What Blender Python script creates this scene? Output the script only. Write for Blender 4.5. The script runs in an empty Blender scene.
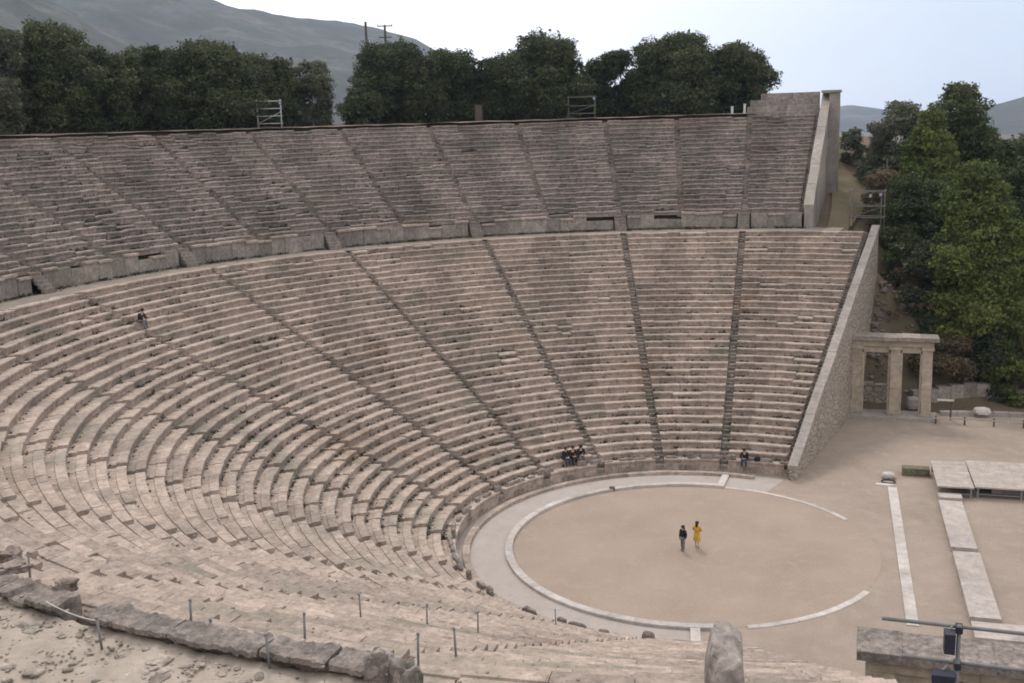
import bpy, bmesh, math, random
import numpy as np
from mathutils import Vector, Matrix, noise as mnoise
R_ = math.radians
rnd = random.Random(7)
sc = bpy.context.scene
COL = sc.collection

# ------------------------------------------------------------------ helpers
class MB:
    """collects faces, builds ONE mesh object"""
    def __init__(s): s.v = []; s.f = []
    def add(s, vs, fs):
        n = len(s.v); s.v += [tuple(p) for p in vs]; s.f += [tuple(i + n for i in f) for f in fs]
    def box(s, x0, x1, y0, y1, z0, z1, M=None, j=0.0):
        vs = [Vector((x, y, z)) for z in (z0, z1) for x, y in ((x0, y0), (x1, y0), (x1, y1), (x0, y1))]
        if j: vs = [v + Vector((rnd.uniform(-j, j), rnd.uniform(-j, j), rnd.uniform(-j, j))) for v in vs]
        if M: vs = [M @ v for v in vs]
        s.add(vs, [(3, 2, 1, 0), (4, 5, 6, 7), (0, 1, 5, 4), (1, 2, 6, 5), (2, 3, 7, 6), (3, 0, 4, 7)])
    def tube(s, pts, rad, n=6, caps=True):
        pts = [Vector(p) for p in pts]
        if not hasattr(rad, '__len__'): rad = [rad] * len(pts)
        vs = []
        for i, p in enumerate(pts):
            d = (pts[min(i + 1, len(pts) - 1)] - pts[max(i - 1, 0)]).normalized()
            a = d.orthogonal().normalized()
            if abs(d.z) < .9: a = d.cross(Vector((0, 0, 1))).normalized()
            b = d.cross(a)
            for k in range(n):
                t = 2 * math.pi * k / n
                vs.append(p + (a * math.cos(t) + b * math.sin(t)) * rad[i])
        fs = [(i * n + k, i * n + (k + 1) % n, (i + 1) * n + (k + 1) % n, (i + 1) * n + k) for i in range(len(pts) - 1) for k in range(n)]
        if caps: fs += [tuple(range(n - 1, -1, -1)), tuple((len(pts) - 1) * n + k for k in range(n))]
        s.add(vs, fs)
    def rock(s, c, size, seed, rough=.18, rot=0.0, sub=2):
        bm = bmesh.new(); bmesh.ops.create_icosphere(bm, subdivisions=sub, radius=1)
        M = Matrix.Rotation(rot, 3, 'Z'); off = Vector((seed * 7.31, seed * 3.17, seed * 1.7))
        vs = []
        for v in bm.verts:
            p = v.co.copy()
            q = Vector([math.copysign(abs(a) ** .62, a) for a in p])       # boxy
            q *= 1 + rough * mnoise.noise(p * 1.7 + off) + .5 * rough * mnoise.noise(p * 4.1 + off)
            q = Vector((q.x * size[0], q.y * size[1], q.z * size[2]))
            vs.append(M @ q + Vector(c))
        s.add(vs, [[v.index for v in f.verts] for f in bm.faces]); bm.free()
    def build(s, name, mat, parent=None, smooth=False, origin=None):
        me = bpy.data.meshes.new(name)
        o = Vector(origin) if origin is not None else (parent.matrix_world.translation if False else Vector((0, 0, 0)))
        if parent is not None and origin is None: o = Vector(parent['_o'])
        me.from_pydata([(p[0] - o[0], p[1] - o[1], p[2] - o[2]) for p in s.v], [], s.f)
        me.materials.append(mat)
        if smooth: me.polygons.foreach_set('use_smooth', [True] * len(me.polygons))
        ob = bpy.data.objects.new(name, me); COL.objects.link(ob)
        if parent is not None: ob.parent = parent
        elif origin is not None: ob.location = o
        ob['_o'] = tuple(o)
        return ob

def tag(o, label=None, cat=None, group=None, kind=None):
    if label: o['label'] = label
    if cat: o['category'] = cat
    if group: o['group'] = group
    if kind: o['kind'] = kind
    return o
def thing(name, label, cat, loc, group=None):
    o = bpy.data.objects.new(name, None); COL.objects.link(o); o.location = loc; o['_o'] = tuple(loc)
    o.empty_display_size = .3
    return tag(o, label, cat, group)
def struct(o): o['kind'] = 'structure'; return o

# ------------------------------------------------------------------ materials
def newmat(name):
    m = bpy.data.materials.new(name); m.use_nodes = True
    nt = m.node_tree; nt.nodes.clear()
    out = nt.nodes.new('ShaderNodeOutputMaterial'); b = nt.nodes.new('ShaderNodeBsdfPrincipled')
    nt.links.new(b.outputs[0], out.inputs[0]); b.inputs['Roughness'].default_value = .9
    b.inputs['Specular IOR Level'].default_value = .2
    return m, nt, b
def N(nt, t, **kw):
    n = nt.nodes.new(t)
    for k, v in kw.items():
        if k in n.inputs: n.inputs[k].default_value = v
        else: setattr(n, k, v)
    return n
def noise_n(nt, vec, scale, detail=4, rough=.6):
    n = N(nt, 'ShaderNodeTexNoise'); n.inputs['Scale'].default_value = scale; n.inputs['Detail'].default_value = detail
    n.inputs['Roughness'].default_value = rough; nt.links.new(vec, n.inputs['Vector']); return n.outputs['Fac']
def ramp(nt, fac, stops):
    r = N(nt, 'ShaderNodeValToRGB'); e = r.color_ramp.elements
    while len(e) < len(stops): e.new(.5)
    for i, (p, c) in enumerate(stops):
        e[i].position = p; e[i].color = tuple(c) + (1,) if len(c) == 3 else c
    nt.links.new(fac, r.inputs[0]); return r.outputs[0]
def g(v): return (v, v, v)
def mix(nt, fac, a, b, mode='MIX'):
    n = N(nt, 'ShaderNodeMix', data_type='RGBA', blend_type=mode)
    for sock, val in ((0, fac), (6, a), (7, b)):
        if isinstance(val, (int, float)): n.inputs[sock].default_value = val
        elif isinstance(val, tuple): n.inputs[sock].default_value = val if len(val) == 4 else val + (1,)
        else: nt.links.new(val, n.inputs[sock])
    return n.outputs[2]
def bump(nt, b, h, strength=.4, dist=.05):
    n = N(nt, 'ShaderNodeBump'); n.inputs['Strength'].default_value = strength; n.inputs['Distance'].default_value = dist
    nt.links.new(h, n.inputs['Height']); nt.links.new(n.outputs[0], b.inputs['Normal'])
def pos(nt): return N(nt, 'ShaderNodeNewGeometry').outputs['Position']

def stone(name, c1, c2, dark=.35, ochre=.35, island=.45, spots=.5, bumpd=.03, fine=.3, patch=.3):
    m, nt, b = newmat(name); P = pos(nt)
    col = ramp(nt, noise_n(nt, P, .35, 6, .65), [(.25, c2), (.72, c1)])
    big = ramp(nt, noise_n(nt, P, .16, 5, .62), [(.30, g(1 - patch)), (.5, g(1.0)), (.68, g(1 + patch * .55))])
    col = mix(nt, 1.0, col, big, 'MULTIPLY')
    mid = ramp(nt, noise_n(nt, P, 1.9, 5, .7), [(.3, g(1 - dark)), (.7, g(1.12))])
    col = mix(nt, 1.0, col, mid, 'MULTIPLY')
    fr = ramp(nt, noise_n(nt, P, 4.2, 4, .7), [(.32, g(1 - fine)), (.62, g(1 + fine * .4))])
    col = mix(nt, 1.0, col, fr, 'MULTIPLY')
    isl = N(nt, 'ShaderNodeNewGeometry').outputs['Random Per Island']
    ir = ramp(nt, isl, [(0, g(1 - island)), (.5, g(1.0)), (1, g(1 + island * .35))])
    col = mix(nt, 1.0, col, ir, 'MULTIPLY')
    oc = ramp(nt, noise_n(nt, P, .13, 2), [(.58, g(0)), (.74, g(1))])
    oc2 = ramp(nt, noise_n(nt, P, 1.1, 4), [(.42, g(0)), (.62, g(ochre))])
    col = mix(nt, mix(nt, 1.0, oc, oc2, 'MULTIPLY'), col, (.24, .125, .055))
    gr = ramp(nt, noise_n(nt, P, .31, 3, .55), [(.54, g(0)), (.70, g(.55))])
    col = mix(nt, gr, col, (.155, .15, .115))
    sp = ramp(nt, noise_n(nt, P, 5.5, 5, .75), [(.55, g(0)), (.70, g(spots))])
    col = mix(nt, sp, col, (.055, .05, .045))
    wh = ramp(nt, noise_n(nt, P, 8.3, 3, .6), [(.60, g(0)), (.72, g(.35))])
    col = mix(nt, wh, col, (.50, .46, .42))
    nt.links.new(col, b.inputs['Base Color'])
    bump(nt, b, noise_n(nt, P, 7, 6, .7), .7, bumpd)
    return m
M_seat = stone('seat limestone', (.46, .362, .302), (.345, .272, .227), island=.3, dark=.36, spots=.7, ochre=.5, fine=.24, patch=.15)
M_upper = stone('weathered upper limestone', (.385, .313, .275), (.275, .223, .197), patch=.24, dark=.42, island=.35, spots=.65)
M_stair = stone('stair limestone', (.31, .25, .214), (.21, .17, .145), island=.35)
M_wall = stone('podium slab limestone', (.325, .272, .236), (.245, .205, .177), island=.35, spots=.45)
M_cop = stone('smooth coping limestone', (.34, .295, .262), (.28, .24, .212), dark=.2, ochre=.1, island=.12, spots=.3, fine=.14)
M_ochre = stone('restored ochre limestone', (.42, .345, .272), (.36, .292, .228), dark=.3, ochre=.3, fine=.12, patch=.12, island=.15, spots=.3)
M_rock = stone('weathered rock', (.33, .275, .245), (.22, .18, .155), dark=.55, ochre=.5, island=.3, spots=.9, bumpd=.08, fine=.4)
M_back = stone('brown bench stone', (.33, .265, .23), (.22, .165, .135), dark=.55, ochre=.5, island=.3, spots=.85, bumpd=.06)
M_gravel = stone('pale rubble', (.44, .37, .315), (.30, .245, .205), dark=.45, ochre=.25, island=.4, spots=.7, bumpd=.06, fine=.4)
M_pier = stone('lichened pier stone', (.42, .36, .33), (.22, .185, .165), dark=.6, ochre=.2, island=.05, spots=.95, bumpd=.06)
M_marble = stone('pale kerb stone', (.50, .44, .405), (.43, .378, .35), dark=.2, ochre=.1, island=.12, spots=.15, fine=.08)

def rubble_mat(name, c1, c2, cj, sc_=1.3):
    m, nt, b = newmat(name); P = pos(nt)
    mp = N(nt, 'ShaderNodeMapping'); mp.inputs['Scale'].default_value = (1, 1, 1.7); nt.links.new(P, mp.inputs[0])
    v = N(nt, 'ShaderNodeTexVoronoi'); v.inputs['Scale'].default_value = sc_; nt.links.new(mp.outputs[0], v.inputs['Vector'])
    v2 = N(nt, 'ShaderNodeTexVoronoi', feature='DISTANCE_TO_EDGE'); v2.inputs['Scale'].default_value = sc_; nt.links.new(mp.outputs[0], v2.inputs['Vector'])
    col = mix(nt, v.outputs['Color'], c1, c2)
    col = mix(nt, 1.0, col, ramp(nt, noise_n(nt, P, 3, 5, .7), [(.3, g(.6)), (.7, g(1.15))]), 'MULTIPLY')
    col = mix(nt, ramp(nt, v2.outputs['Distance'], [(.02, g(1)), (.07, g(0))]), col, cj)
    nt.links.new(col, b.inputs['Base Color']); bump(nt, b, ramp(nt, v2.outputs['Distance'], [(0, g(0)), (.12, g(1))]), .8, .06)
    return m
M_rubble = rubble_mat('rubble masonry', (.41, .345, .285), (.30, .25, .205), (.19, .155, .125), 1.7)

def ground_mat(name, c1, c2, c3, s1=.12, s2=1.4, speck=.4):
    m, nt, b = newmat(name); P = pos(nt)
    col = ramp(nt, noise_n(nt, P, s1, 4), [(.33, c1), (.66, c2)])
    col = mix(nt, ramp(nt, noise_n(nt, P, s2, 5, .7), [(.48, g(0)), (.72, g(.6))]), col, c3)
    col = mix(nt, ramp(nt, noise_n(nt, P, 9, 4, .75), [(.5, g(0)), (.72, g(speck))]), col, tuple(x * .45 for x in c1))
    nt.links.new(col, b.inputs['Base Color']); bump(nt, b, noise_n(nt, P, 5, 6, .7), .6, .04)
    return m
M_sand = ground_mat('orchestra sand', (.32, .248, .197), (.265, .204, .16), (.36, .292, .238), .25, 1.0, .42)
M_sand2 = ground_mat('trodden earth', (.305, .242, .196), (.25, .196, .157), (.35, .288, .24), .19, 1.0, .45)
M_gutter = ground_mat('pale paving', (.33, .283, .253), (.37, .32, .29), (.285, .24, .212), .5, 1.6, .15)
M_earth = ground_mat('dry hillside earth', (.115, .082, .055), (.085, .068, .04), (.15, .115, .078), .12, 1.1, .4)
M_soil = ground_mat('dark reddish soil', (.19, .145, .11), (.14, .105, .078), (.25, .2, .155), .15, 1.2, .4)
M_path = ground_mat('trodden path', (.18, .135, .09), (.135, .112, .065), (.10, .098, .045), .3, 1.5, .25)
M_walk = ground_mat('rubbly walkway', (.39, .325, .272), (.29, .238, .195), (.45, .385, .335), 1.1, 4.5, .7)
M_walkfar = ground_mat('dusty walkway', (.225, .185, .155), (.165, .138, .112), (.29, .24, .2), .6, 2.2, .5)

def hill_mat():
    m, nt, b = newmat('scrub hillside'); P = pos(nt)
    col = ramp(nt, noise_n(nt, P, .006, 6, .65), [(.35, (.040, .039, .038)), (.5, (.066, .060, .056)), (.68, (.14, .125, .115))])
    col = mix(nt, ramp(nt, noise_n(nt, P, .035, 5, .7), [(.42, g(0)), (.6, g(.75))]), col, (.035, .045, .022))
    nt.links.new(col, b.inputs['Base Color']); b.inputs['Roughness'].default_value = 1; return m
M_hill = hill_mat()

def leaf_mat(name, c1, c2, c3):
    m, nt, b = newmat(name)
    at = N(nt, 'ShaderNodeAttribute', attribute_name='tint')
    isl = N(nt, 'ShaderNodeNewGeometry').outputs['Random Per Island']
    col = mix(nt, at.outputs['Fac'], c1, c2)
    col = mix(nt, ramp(nt, isl, [(.55, g(0)), (1, g(.55))]), col, c3)
    nt.links.new(col, b.inputs['Base Color']); b.inputs['Roughness'].default_value = .65
    tr = N(nt, 'ShaderNodeBsdfTranslucent'); nt.links.new(col, tr.inputs['Color'])
    ms = N(nt, 'ShaderNodeMixShader'); ms.inputs[0].default_value = .25
    out = [n for n in nt.nodes if n.type == 'OUTPUT_MATERIAL'][0]
    nt.links.new(b.outputs[0], ms.inputs[1]); nt.links.new(tr.outputs[0], ms.inputs[2]); nt.links.new(ms.outputs[0], out.inputs[0])
    return m
M_leaf = {
 'oak': leaf_mat('holm oak leaves', (.018, .028, .013), (.078, .092, .040), (.13, .135, .07)),
 'olive': leaf_mat('olive leaves', (.075, .085, .05), (.12, .125, .08), (.16, .16, .11)),
 'pine': leaf_mat('pine needles', (.055, .078, .02), (.125, .145, .036), (.17, .18, .045)),
 'darkpine': leaf_mat('dark pine needles', (.032, .046, .017), (.08, .096, .033), (.10, .11, .04)),
 'dry': leaf_mat('dry brush leaves', (.10, .075, .045), (.14, .105, .06), (.19, .15, .09)),
 'weed': leaf_mat('weed leaves', (.03, .03, .02), (.055, .052, .03), (.10, .09, .05)),
}
def plain(name, c, rough=.6, metal=0.0, var=.15, sc_=6):
    m, nt, b = newmat(name); P = pos(nt)
    col = mix(nt, 1.0, c, ramp(nt, noise_n(nt, P, sc_, 4), [(.3, g(1 - var)), (.7, g(1 + var))]), 'MULTIPLY')
    nt.links.new(col, b.inputs['Base Color']); b.inputs['Roughness'].default_value = rough; b.inputs['Metallic'].default_value = metal
    return m
M_bark = plain('bark', (.11, .085, .065), .95, 0, .4, 5)
M_metal = plain('galvanised steel', (.17, .17, .17), .65, .1)
M_post = plain('grey painted post', (.22, .215, .21), .65, .1)
M_rope = plain('pale rope', (.55, .50, .44), .9)
M_black = plain('black equipment casing', (.03, .03, .045), .5)
M_glass = plain('lamp glass', (.25, .27, .32), .2)
def board_mat():
    m, nt, b = newmat('stage board'); P = pos(nt)
    br = N(nt, 'ShaderNodeTexBrick'); br.inputs['Scale'].default_value = 1.0; br.inputs['Brick Width'].default_value = 1.3; br.inputs['Row Height'].default_value = .65; br.inputs['Mortar Size'].default_value = .012
    br.inputs['Color1'].default_value = (.40, .34, .30, 1); br.inputs['Color2'].default_value = (.35, .30, .265, 1); br.inputs['Mortar'].default_value = (.25, .21, .185, 1); nt.links.new(P, br.inputs['Vector'])
    col = mix(nt, 1.0, br.outputs['Color'], ramp(nt, noise_n(nt, P, 1.3, 6, .7), [(.3, g(.72)), (.65, g(1.1))]), 'MULTIPLY')
    col = mix(nt, ramp(nt, noise_n(nt, P, 6, 4, .7), [(.56, g(0)), (.7, g(.4))]), col, (.15, .12, .10))
    nt.links.new(col, b.inputs['Base Color']); return m
M_wood = board_mat()
M_dark = plain('dark timber', (.09, .07, .06), .9)
M_pole = plain('tarred pole', (.06, .05, .045), .9)
M_white = plain('white marker', (.62, .60, .56), .8)
M_green = plain('dull green paint', (.13, .14, .10), .7)
M_moss = stone('mossy stone', (.17, .15, .10), (.11, .105, .06), island=.2)
M_skin = plain('skin', (.50, .31, .23), .6, 0, .05)
M_hair = plain('dark hair', (.03, .022, .018), .7)
M_hairr = plain('reddish hair', (.085, .028, .02), .7)
def cloth(n, c): return plain(n, c, .9, 0, .12, 14)
M_cblack = cloth('black cloth', (.018, .018, .022)); M_cyel = cloth('yellow cloth', (.50, .29, .045)); M_cgrey = cloth('grey cloth', (.16, .15, .16))
M_cblue = cloth('dark blue denim', (.045, .055, .09)); M_cwht = cloth('pale cloth', (.55, .53, .52)); M_cred = cloth('pinkish cloth', (.45, .16, .15))
M_shoe = cloth('dark shoe', (.04, .035, .03))

# ------------------------------------------------------------------ theatre plan
R0, Z0, R1, Z1 = 12.85, .458, 39.04, 13.40          # lower rows
RU0, ZU0, RU1, ZU1 = 41.78, 14.65, 57.83, 22.94     # upper rows
OX, OY, FL = .36, -1.03, 5.0
NL, NU = 34, 21
TL, HL = (R1 - R0) / NL, (Z1 - Z0) / NL
TU, HU = (RU1 - RU0) / NU, (ZU1 - ZU0) / NU
A108 = R_(108)
def ang(k): return R_(72 + 18 * k) if k >= 2 else R_(108 - 13.3 * (2 - k))
def pt(k, r, z=0.0, t=0.0):
    """point on the cavea at stair number k (0 far end .. 12 near end), radius r; t = sideways shift"""
    f = min(max((r - R0) / (R1 - R0), 0), 1); a = ang(k); x, y = OX * f, OY * f; rr = r
    if k < 2: x -= FL * math.cos(A108); y -= FL * math.sin(A108); rr += FL
    return Vector((x + rr * math.cos(a) - t * math.sin(a), y + rr * math.sin(a) + t * math.cos(a), z))
def dk(k, r, m):
    return m / (r * R_(18)) if k >= 2 else m / ((r + FL) * R_(13.3))
def plan(x, y):
    r = math.hypot(x, y); k = 0
    for _ in range(5):
        f = min(max((r - R0) / (R1 - R0), 0), 1); X, Y = x - OX * f, y - OY * f
        r = math.hypot(X, Y); th = math.degrees(math.atan2(Y, X)) % 360
        if th < 108 and True:
            X2, Y2 = X + FL * math.cos(A108), Y + FL * math.sin(A108)
            r = math.hypot(X2, Y2) - FL; k = 2 - (108 - math.degrees(math.atan2(Y2, X2))) / 13.3
        elif th > 320: k = (th - 360 - 72) / 18
        else: k = (th - 72) / 18
    return r, k
def walk_z(k): return Z1 - .06 - .16 * sst(9.35, 9.8, k)
def sst(a, b, x): t = min(max((x - a) / (b - a), 0), 1); return t * t * (3 - 2 * t)
def seat_z(r):
    if r < R0: return 0.0
    if r < R1: return Z0 + (math.floor((r - R0) / TL) + 1) * HL
    if r < RU0: return Z1 - .05
    if r < RU1: return ZU0 + (math.floor((r - RU0) / TU) + 1) * HU
    return ZU1 + .3

PROF_L = [(.085, -.10), (.07, .15), (.04, .22), (.0, .25), (-.012, .35), (.015, HL), (.42, HL - .004), (.44, HL - .05), (.86, HL - .05), (.86, -.10)]
PROF_U = [(.12, -.10), (.08, .19), (.0, .26), (-.01, .365), (.02, HU), (.37, HU - .005), (.40, HU - .065), (.79, HU - .065), (.79, -.10)]
def seat_row(mb, ka, kb, r, z, prof, jit, dmg, rg):
    """one curved course of separate stone blocks"""
    ka2 = ka + dk(max(ka, .01) if ka < 2 else ka, r, .275); kb2 = kb - dk(kb if kb > 2 else min(kb, 1.99), r, .275)
    arc = (kb2 - ka2) * r * R_(18 if ka >= 2 else 13.3 * (r + FL) / r)
    n = max(2, round(arc / 1.5)); cuts = [ka2 + (kb2 - ka2) * (i + (rg.uniform(-.3, .3) if 0 < i < n else 0)) / n for i in range(n + 1)]
    h = prof[4][1]
    for i in range(n):
        a, b = cuts[i], cuts[i + 1]; gp = dk(max(a, .01), r, rg.uniform(.003, .014)); a += gp; b -= gp
        dz, dr = rg.gauss(0, jit), rg.gauss(0, jit * 1.2); q = rg.random(); p = prof; low = 0
        tz = rg.gauss(0, jit * .8)
        if q < dmg: low = rg.uniform(.03, .16); dr += rg.uniform(-.02, .1)
        m = 3 if (b - a) / dk(a, r, 1.0) > 1.3 else 2
        vs = []; np_ = len(p)
        for j in range(m + 1):
            kk = a + (b - a) * j / m; e = rg.gauss(0, jit * .5); e2 = rg.gauss(0, jit * .5)
            for (u, w) in p:
                if w > .1: w = max(.06, w - low * (1 if u < .41 else .6)) + dz + e2 + tz * (j / m - .5) * 2
                u2 = u + (dr + e if u < .7 else 0)
                if 0 < j < m or u > .7: ktrim = 0
                v = pt(kk, r + u2, z + w); vs.append(v)
        fs = [(j * np_ + t, j * np_ + (t + 1) % np_, (j + 1) * np_ + (t + 1) % np_, (j + 1) * np_ + t) for j in range(m) for t in range(np_)]
        fs = [f[::-1] for f in fs]
        fs += [tuple(range(np_)), tuple(m * np_ + t for t in range(np_ - 1, -1, -1))]
        mb.add(vs, fs)

ORD = ['first', 'second', 'third', 'fourth', 'fifth', 'sixth', 'seventh', 'eighth', 'ninth', 'tenth', 'eleventh', 'twelfth',
       'thirteenth', 'fourteenth', 'fifteenth', 'sixteenth', 'seventeenth', 'eighteenth', 'nineteenth', 'twentieth', 'twenty-first', 'twenty-second', 'twenty-third']
GL, GU = 'lower wedges of stone seating', 'upper wedges of stone seating'
for w in range(12):
    rg = random.Random(100 + w)
    if w == 0: lab = 'lower wedge of stone seat rows beside the far sloping end wall and gate'
    elif w == 11: lab = 'lower wedge of stone seat rows nearest the foreground, beside the near gate'
    else: lab = 'lower wedge of stone seat rows, %s counted from the far gate' % ORD[w]
    o = thing('seating_wedge', lab, 'seating', pt(w + .5, R0), GL)
    for i in range(NL - (w >= 10)):
        mb = MB(); seat_row(mb, w, w + 1 if w < 11 else 11.86, R0 + i * TL, Z0 + i * HL, PROF_L, .0085, .06 if w < 7 else .09, rg)
        if mb.v: mb.build('seat_row', M_seat, o)
    # plinth under the first row
    mb = MB()
    n = 10
    for i in range(n):
        a = w + i / n + .002; b = w + (i + 1) / n - .002
        A, B = pt(a, R0 + .06), pt(b, R0 + .06); C_, D = pt(a, R0 + .9), pt(b, R0 + .9); h = Z0 - .02 + rg.gauss(0, .012)
        mb.add([A, B, D, C_] + [Vector((v.x, v.y, h)) for v in (A, B, D, C_)], [(4, 7, 6, 5), (0, 1, 5, 4), (1, 2, 6, 5), (3, 0, 4, 7), (2, 3, 7, 6)])
    mb.build('plinth', M_seat, o)
    # broken seat backs of the front bench
    kk = w + .06
    while kk < w + .93:
        if rg.random() < .8:
            mb = MB(); L = rg.uniform(.4, .95); p = pt(kk, R0 + rg.uniform(.15, .3), Z0 + HL)
            mb.rock((p.x, p.y, p.z + rg.uniform(-.02, .12)), (.13, L / 2, rg.uniform(.12, .3)), rg.random() * 50, .25, ang(kk)); mb.build('bench_back', M_rock, o)
        kk += dk(kk if kk > .02 else .02, R0, rg.uniform(.8, 1.4))
for w in range(22):
    ka = .5 + w * .5 + (.045 if w == 0 else 0); rg = random.Random(300 + w)
    if w == 0: lab = 'upper wedge of dark stone rows against the far upper end wall'
    elif w == 21: lab = 'upper wedge of stone rows against the near upper end wall'
    else: lab = 'upper wedge of dark stone rows, %s counted from the far upper end wall' % ORD[w]
    o = thing('seating_wedge', lab, 'seating', pt(ka + .25, RU0, ZU0), GU)
    for i in range(13 if w >= 18 else 0, NU):
        mb = MB(); seat_row(mb, ka, .5 + w * .5 + .5, RU0 + i * TU, ZU0 + i * HU, PROF_U, .021, .15 if 0 < w < 15 else .09, rg)
        if mb.v: mb.build('seat_row', M_upper, o)
# top capping course behind the last row
# ------------------------------------------------------------------ stairways
def stairs(k, r, z, nrow, T, H, wid, rg, mat, label, group, half=False):
    o = MB()
    for i in range(nrow):
        for s in range(2):
            ra = r + i * T + s * T / 2 + .02; rb = ra + T / 2 + .08; zt = z + i * H + (s + 1) * H / 2 - .19 + rg.gauss(0, .012); zb = z + i * H - .25
            w0 = wid / 2 + rg.uniform(-.02, .015); sk = rg.gauss(0, .012)
            vs = [pt(k, ra + sk, zb, -w0), pt(k, ra - sk, zb, w0), pt(k, rb, zb, w0), pt(k, rb, zb, -w0)]
            vs += [Vector((v.x, v.y, zt + rg.gauss(0, .006))) for v in vs]
            o.add(vs, [(3, 2, 1, 0), (4, 5, 6, 7), (0, 1, 5, 4), (1, 2, 6, 5), (2, 3, 7, 6), (3, 0, 4, 7)])
    ob = o.build('stairway', mat, origin=pt(k, r, z))
    return tag(ob, label, 'stairs', group)
for k in range(13):
    rg = random.Random(500 + k)
    if k == 0: lab = 'narrow stone stair running up along the far lower end wall'
    elif k == 12: lab = 'narrow stone stair along the near lower end wall'
    else: lab = 'stone stair up the lower tier, %s counted from the far end wall' % ORD[k]
    kk = .03 if k == 0 else (11.84 if k == 12 else k)
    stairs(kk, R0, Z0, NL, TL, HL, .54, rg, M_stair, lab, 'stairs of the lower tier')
for j in range(23):
    k = .5 + j * .5; rg = random.Random(600 + j)
    if j == 0: lab = 'narrow dark stair up along the far upper end wall'
    elif j == 22: lab = 'narrow stair along the near upper end wall'
    else: lab = 'weathered stair up the upper tier, %s counted from the far upper end wall' % ORD[j]
    i0 = 13 if k > 9.4 else 0
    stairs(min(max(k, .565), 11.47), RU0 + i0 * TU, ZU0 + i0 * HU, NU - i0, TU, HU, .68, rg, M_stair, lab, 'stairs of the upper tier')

# ------------------------------------------------------------------ podium wall below the upper tier, one thing per stretch
for j in range(9):
    ka, kb = (.5 if j == 0 else j + .0), min(j + 1.0, 11.5); rg = random.Random(700 + j)
    if j == 0: ka, kb = .545, 1.0
    gap = .62
    o = thing('podium_wall', 'stretch of slab podium wall below the upper tier, %s from the far upper end wall' % (ORD[j] if j else 'nearest one'), 'wall', pt((ka + kb) / 2, RU0, Z1), 'stretches of podium wall')
    a0 = ka + (dk(ka if ka >= 2 else max(ka, .01), RU0, gap) if j else 0); b0 = kb - dk(min(kb, 1.99) if kb <= 2 else kb, RU0, gap)
    n = max(3, round((b0 - a0) / dk(max(ka, .01), RU0, 1.25)))
    sl, cp = MB(), MB()
    for i in range(n):
        a = a0 + (b0 - a0) * (i + .006) / n; b = a0 + (b0 - a0) * (i + .994) / n
        dr = rg.gauss(0, .02); top = ZU0 - .02 + rg.gauss(0, .015)
        if rg.random() < .3: top -= rg.uniform(.05, .4)
        def blk(mb, r0, r1, z0, z1):
            vs = [pt(a, r0, z0), pt(b, r0, z0), pt(b, r1, z0), pt(a, r1, z0)]
            vs += [Vector((v.x, v.y, z1 + rg.gauss(0, .008))) for v in vs]
            mb.add(vs, [(4, 7, 6, 5), (0, 4, 5, 1), (1, 5, 6, 2), (3, 7, 4, 0), (2, 6, 7, 3)])
        blk(sl, RU0 - .30 + dr, RU0 + .15, Z1 - .3, top)
        if rg.random() < .72: blk(cp, RU0 - .42 + dr, RU0 + .12, top + .003, top + .17 + rg.uniform(-.03, .02))
    sl.build('slab_course', M_wall, o); cp.build('coping', M_seat, o)
# ramps of three steep steps through the podium wall at each gap
for j in range(1, 10):
    mb = MB(); rg = random.Random(720 + j)
    for s in range(5):
        zt = Z1 + (s + 1) * (ZU0 - Z1) / 5; ra = RU0 - 1.15 + s * .24
        vs = [pt(j, ra, Z1 - .3, -.5), pt(j, ra, Z1 - .3, .5), pt(j, RU0 + .1, Z1 - .3, .5), pt(j, RU0 + .1, Z1 - .3, -.5)]
        vs += [Vector((v.x, v.y, zt - s * .003)) for v in vs]
        mb.add(vs, [(4, 5, 6, 7), (0, 1, 5, 4), (1, 2, 6, 5), (2, 3, 7, 6), (3, 0, 4, 7)])
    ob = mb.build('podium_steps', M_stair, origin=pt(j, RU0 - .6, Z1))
    tag(ob, 'short steep steps through the podium wall at the %s gap from the far end' % ORD[j - 1], 'steps', 'steps through the podium wall')

# ------------------------------------------------------------------ sheets: orchestra, gutter, walkway
def annulus(k0, k1, ra, rb, z, n, conc=None, nr=1, nz=0.0):
    mb = MB()
    for i in range(n + 1):
        for j in range(nr + 1):
            r = ra + (rb - ra) * j / nr
            p = conc(k0 + (k1 - k0) * i / n, r) if conc else pt(k0 + (k1 - k0) * i / n, r)
            mb.v.append((p.x, p.y, z + (nz * mnoise.noise(p * .9) + nz * .6 * mnoise.noise(p * 2.7) if nz else 0)))
    m = nr + 1
    mb.f = [(i * m + j, i * m + j + 1, (i + 1) * m + j + 1, (i + 1) * m + j) for i in range(n) for j in range(nr)]
    return mb
def circ(deg, r): return Vector((r * math.cos(R_(deg)), r * math.sin(R_(deg)), 0))
mb = MB(); mb.v = [(9.9 * math.cos(t * math.pi / 48), 9.9 * math.sin(t * math.pi / 48), .012) for t in range(96)]; mb.f = [tuple(range(96))]
struct(mb.build('orchestra_floor', M_sand))
# paved gutter: from the last far stair round to the near end, slightly sunk
mb = annulus(72, 282, 10.1, 12.95, .006, 160, circ)
struct(mb.build('gutter_paving', M_gutter))
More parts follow.
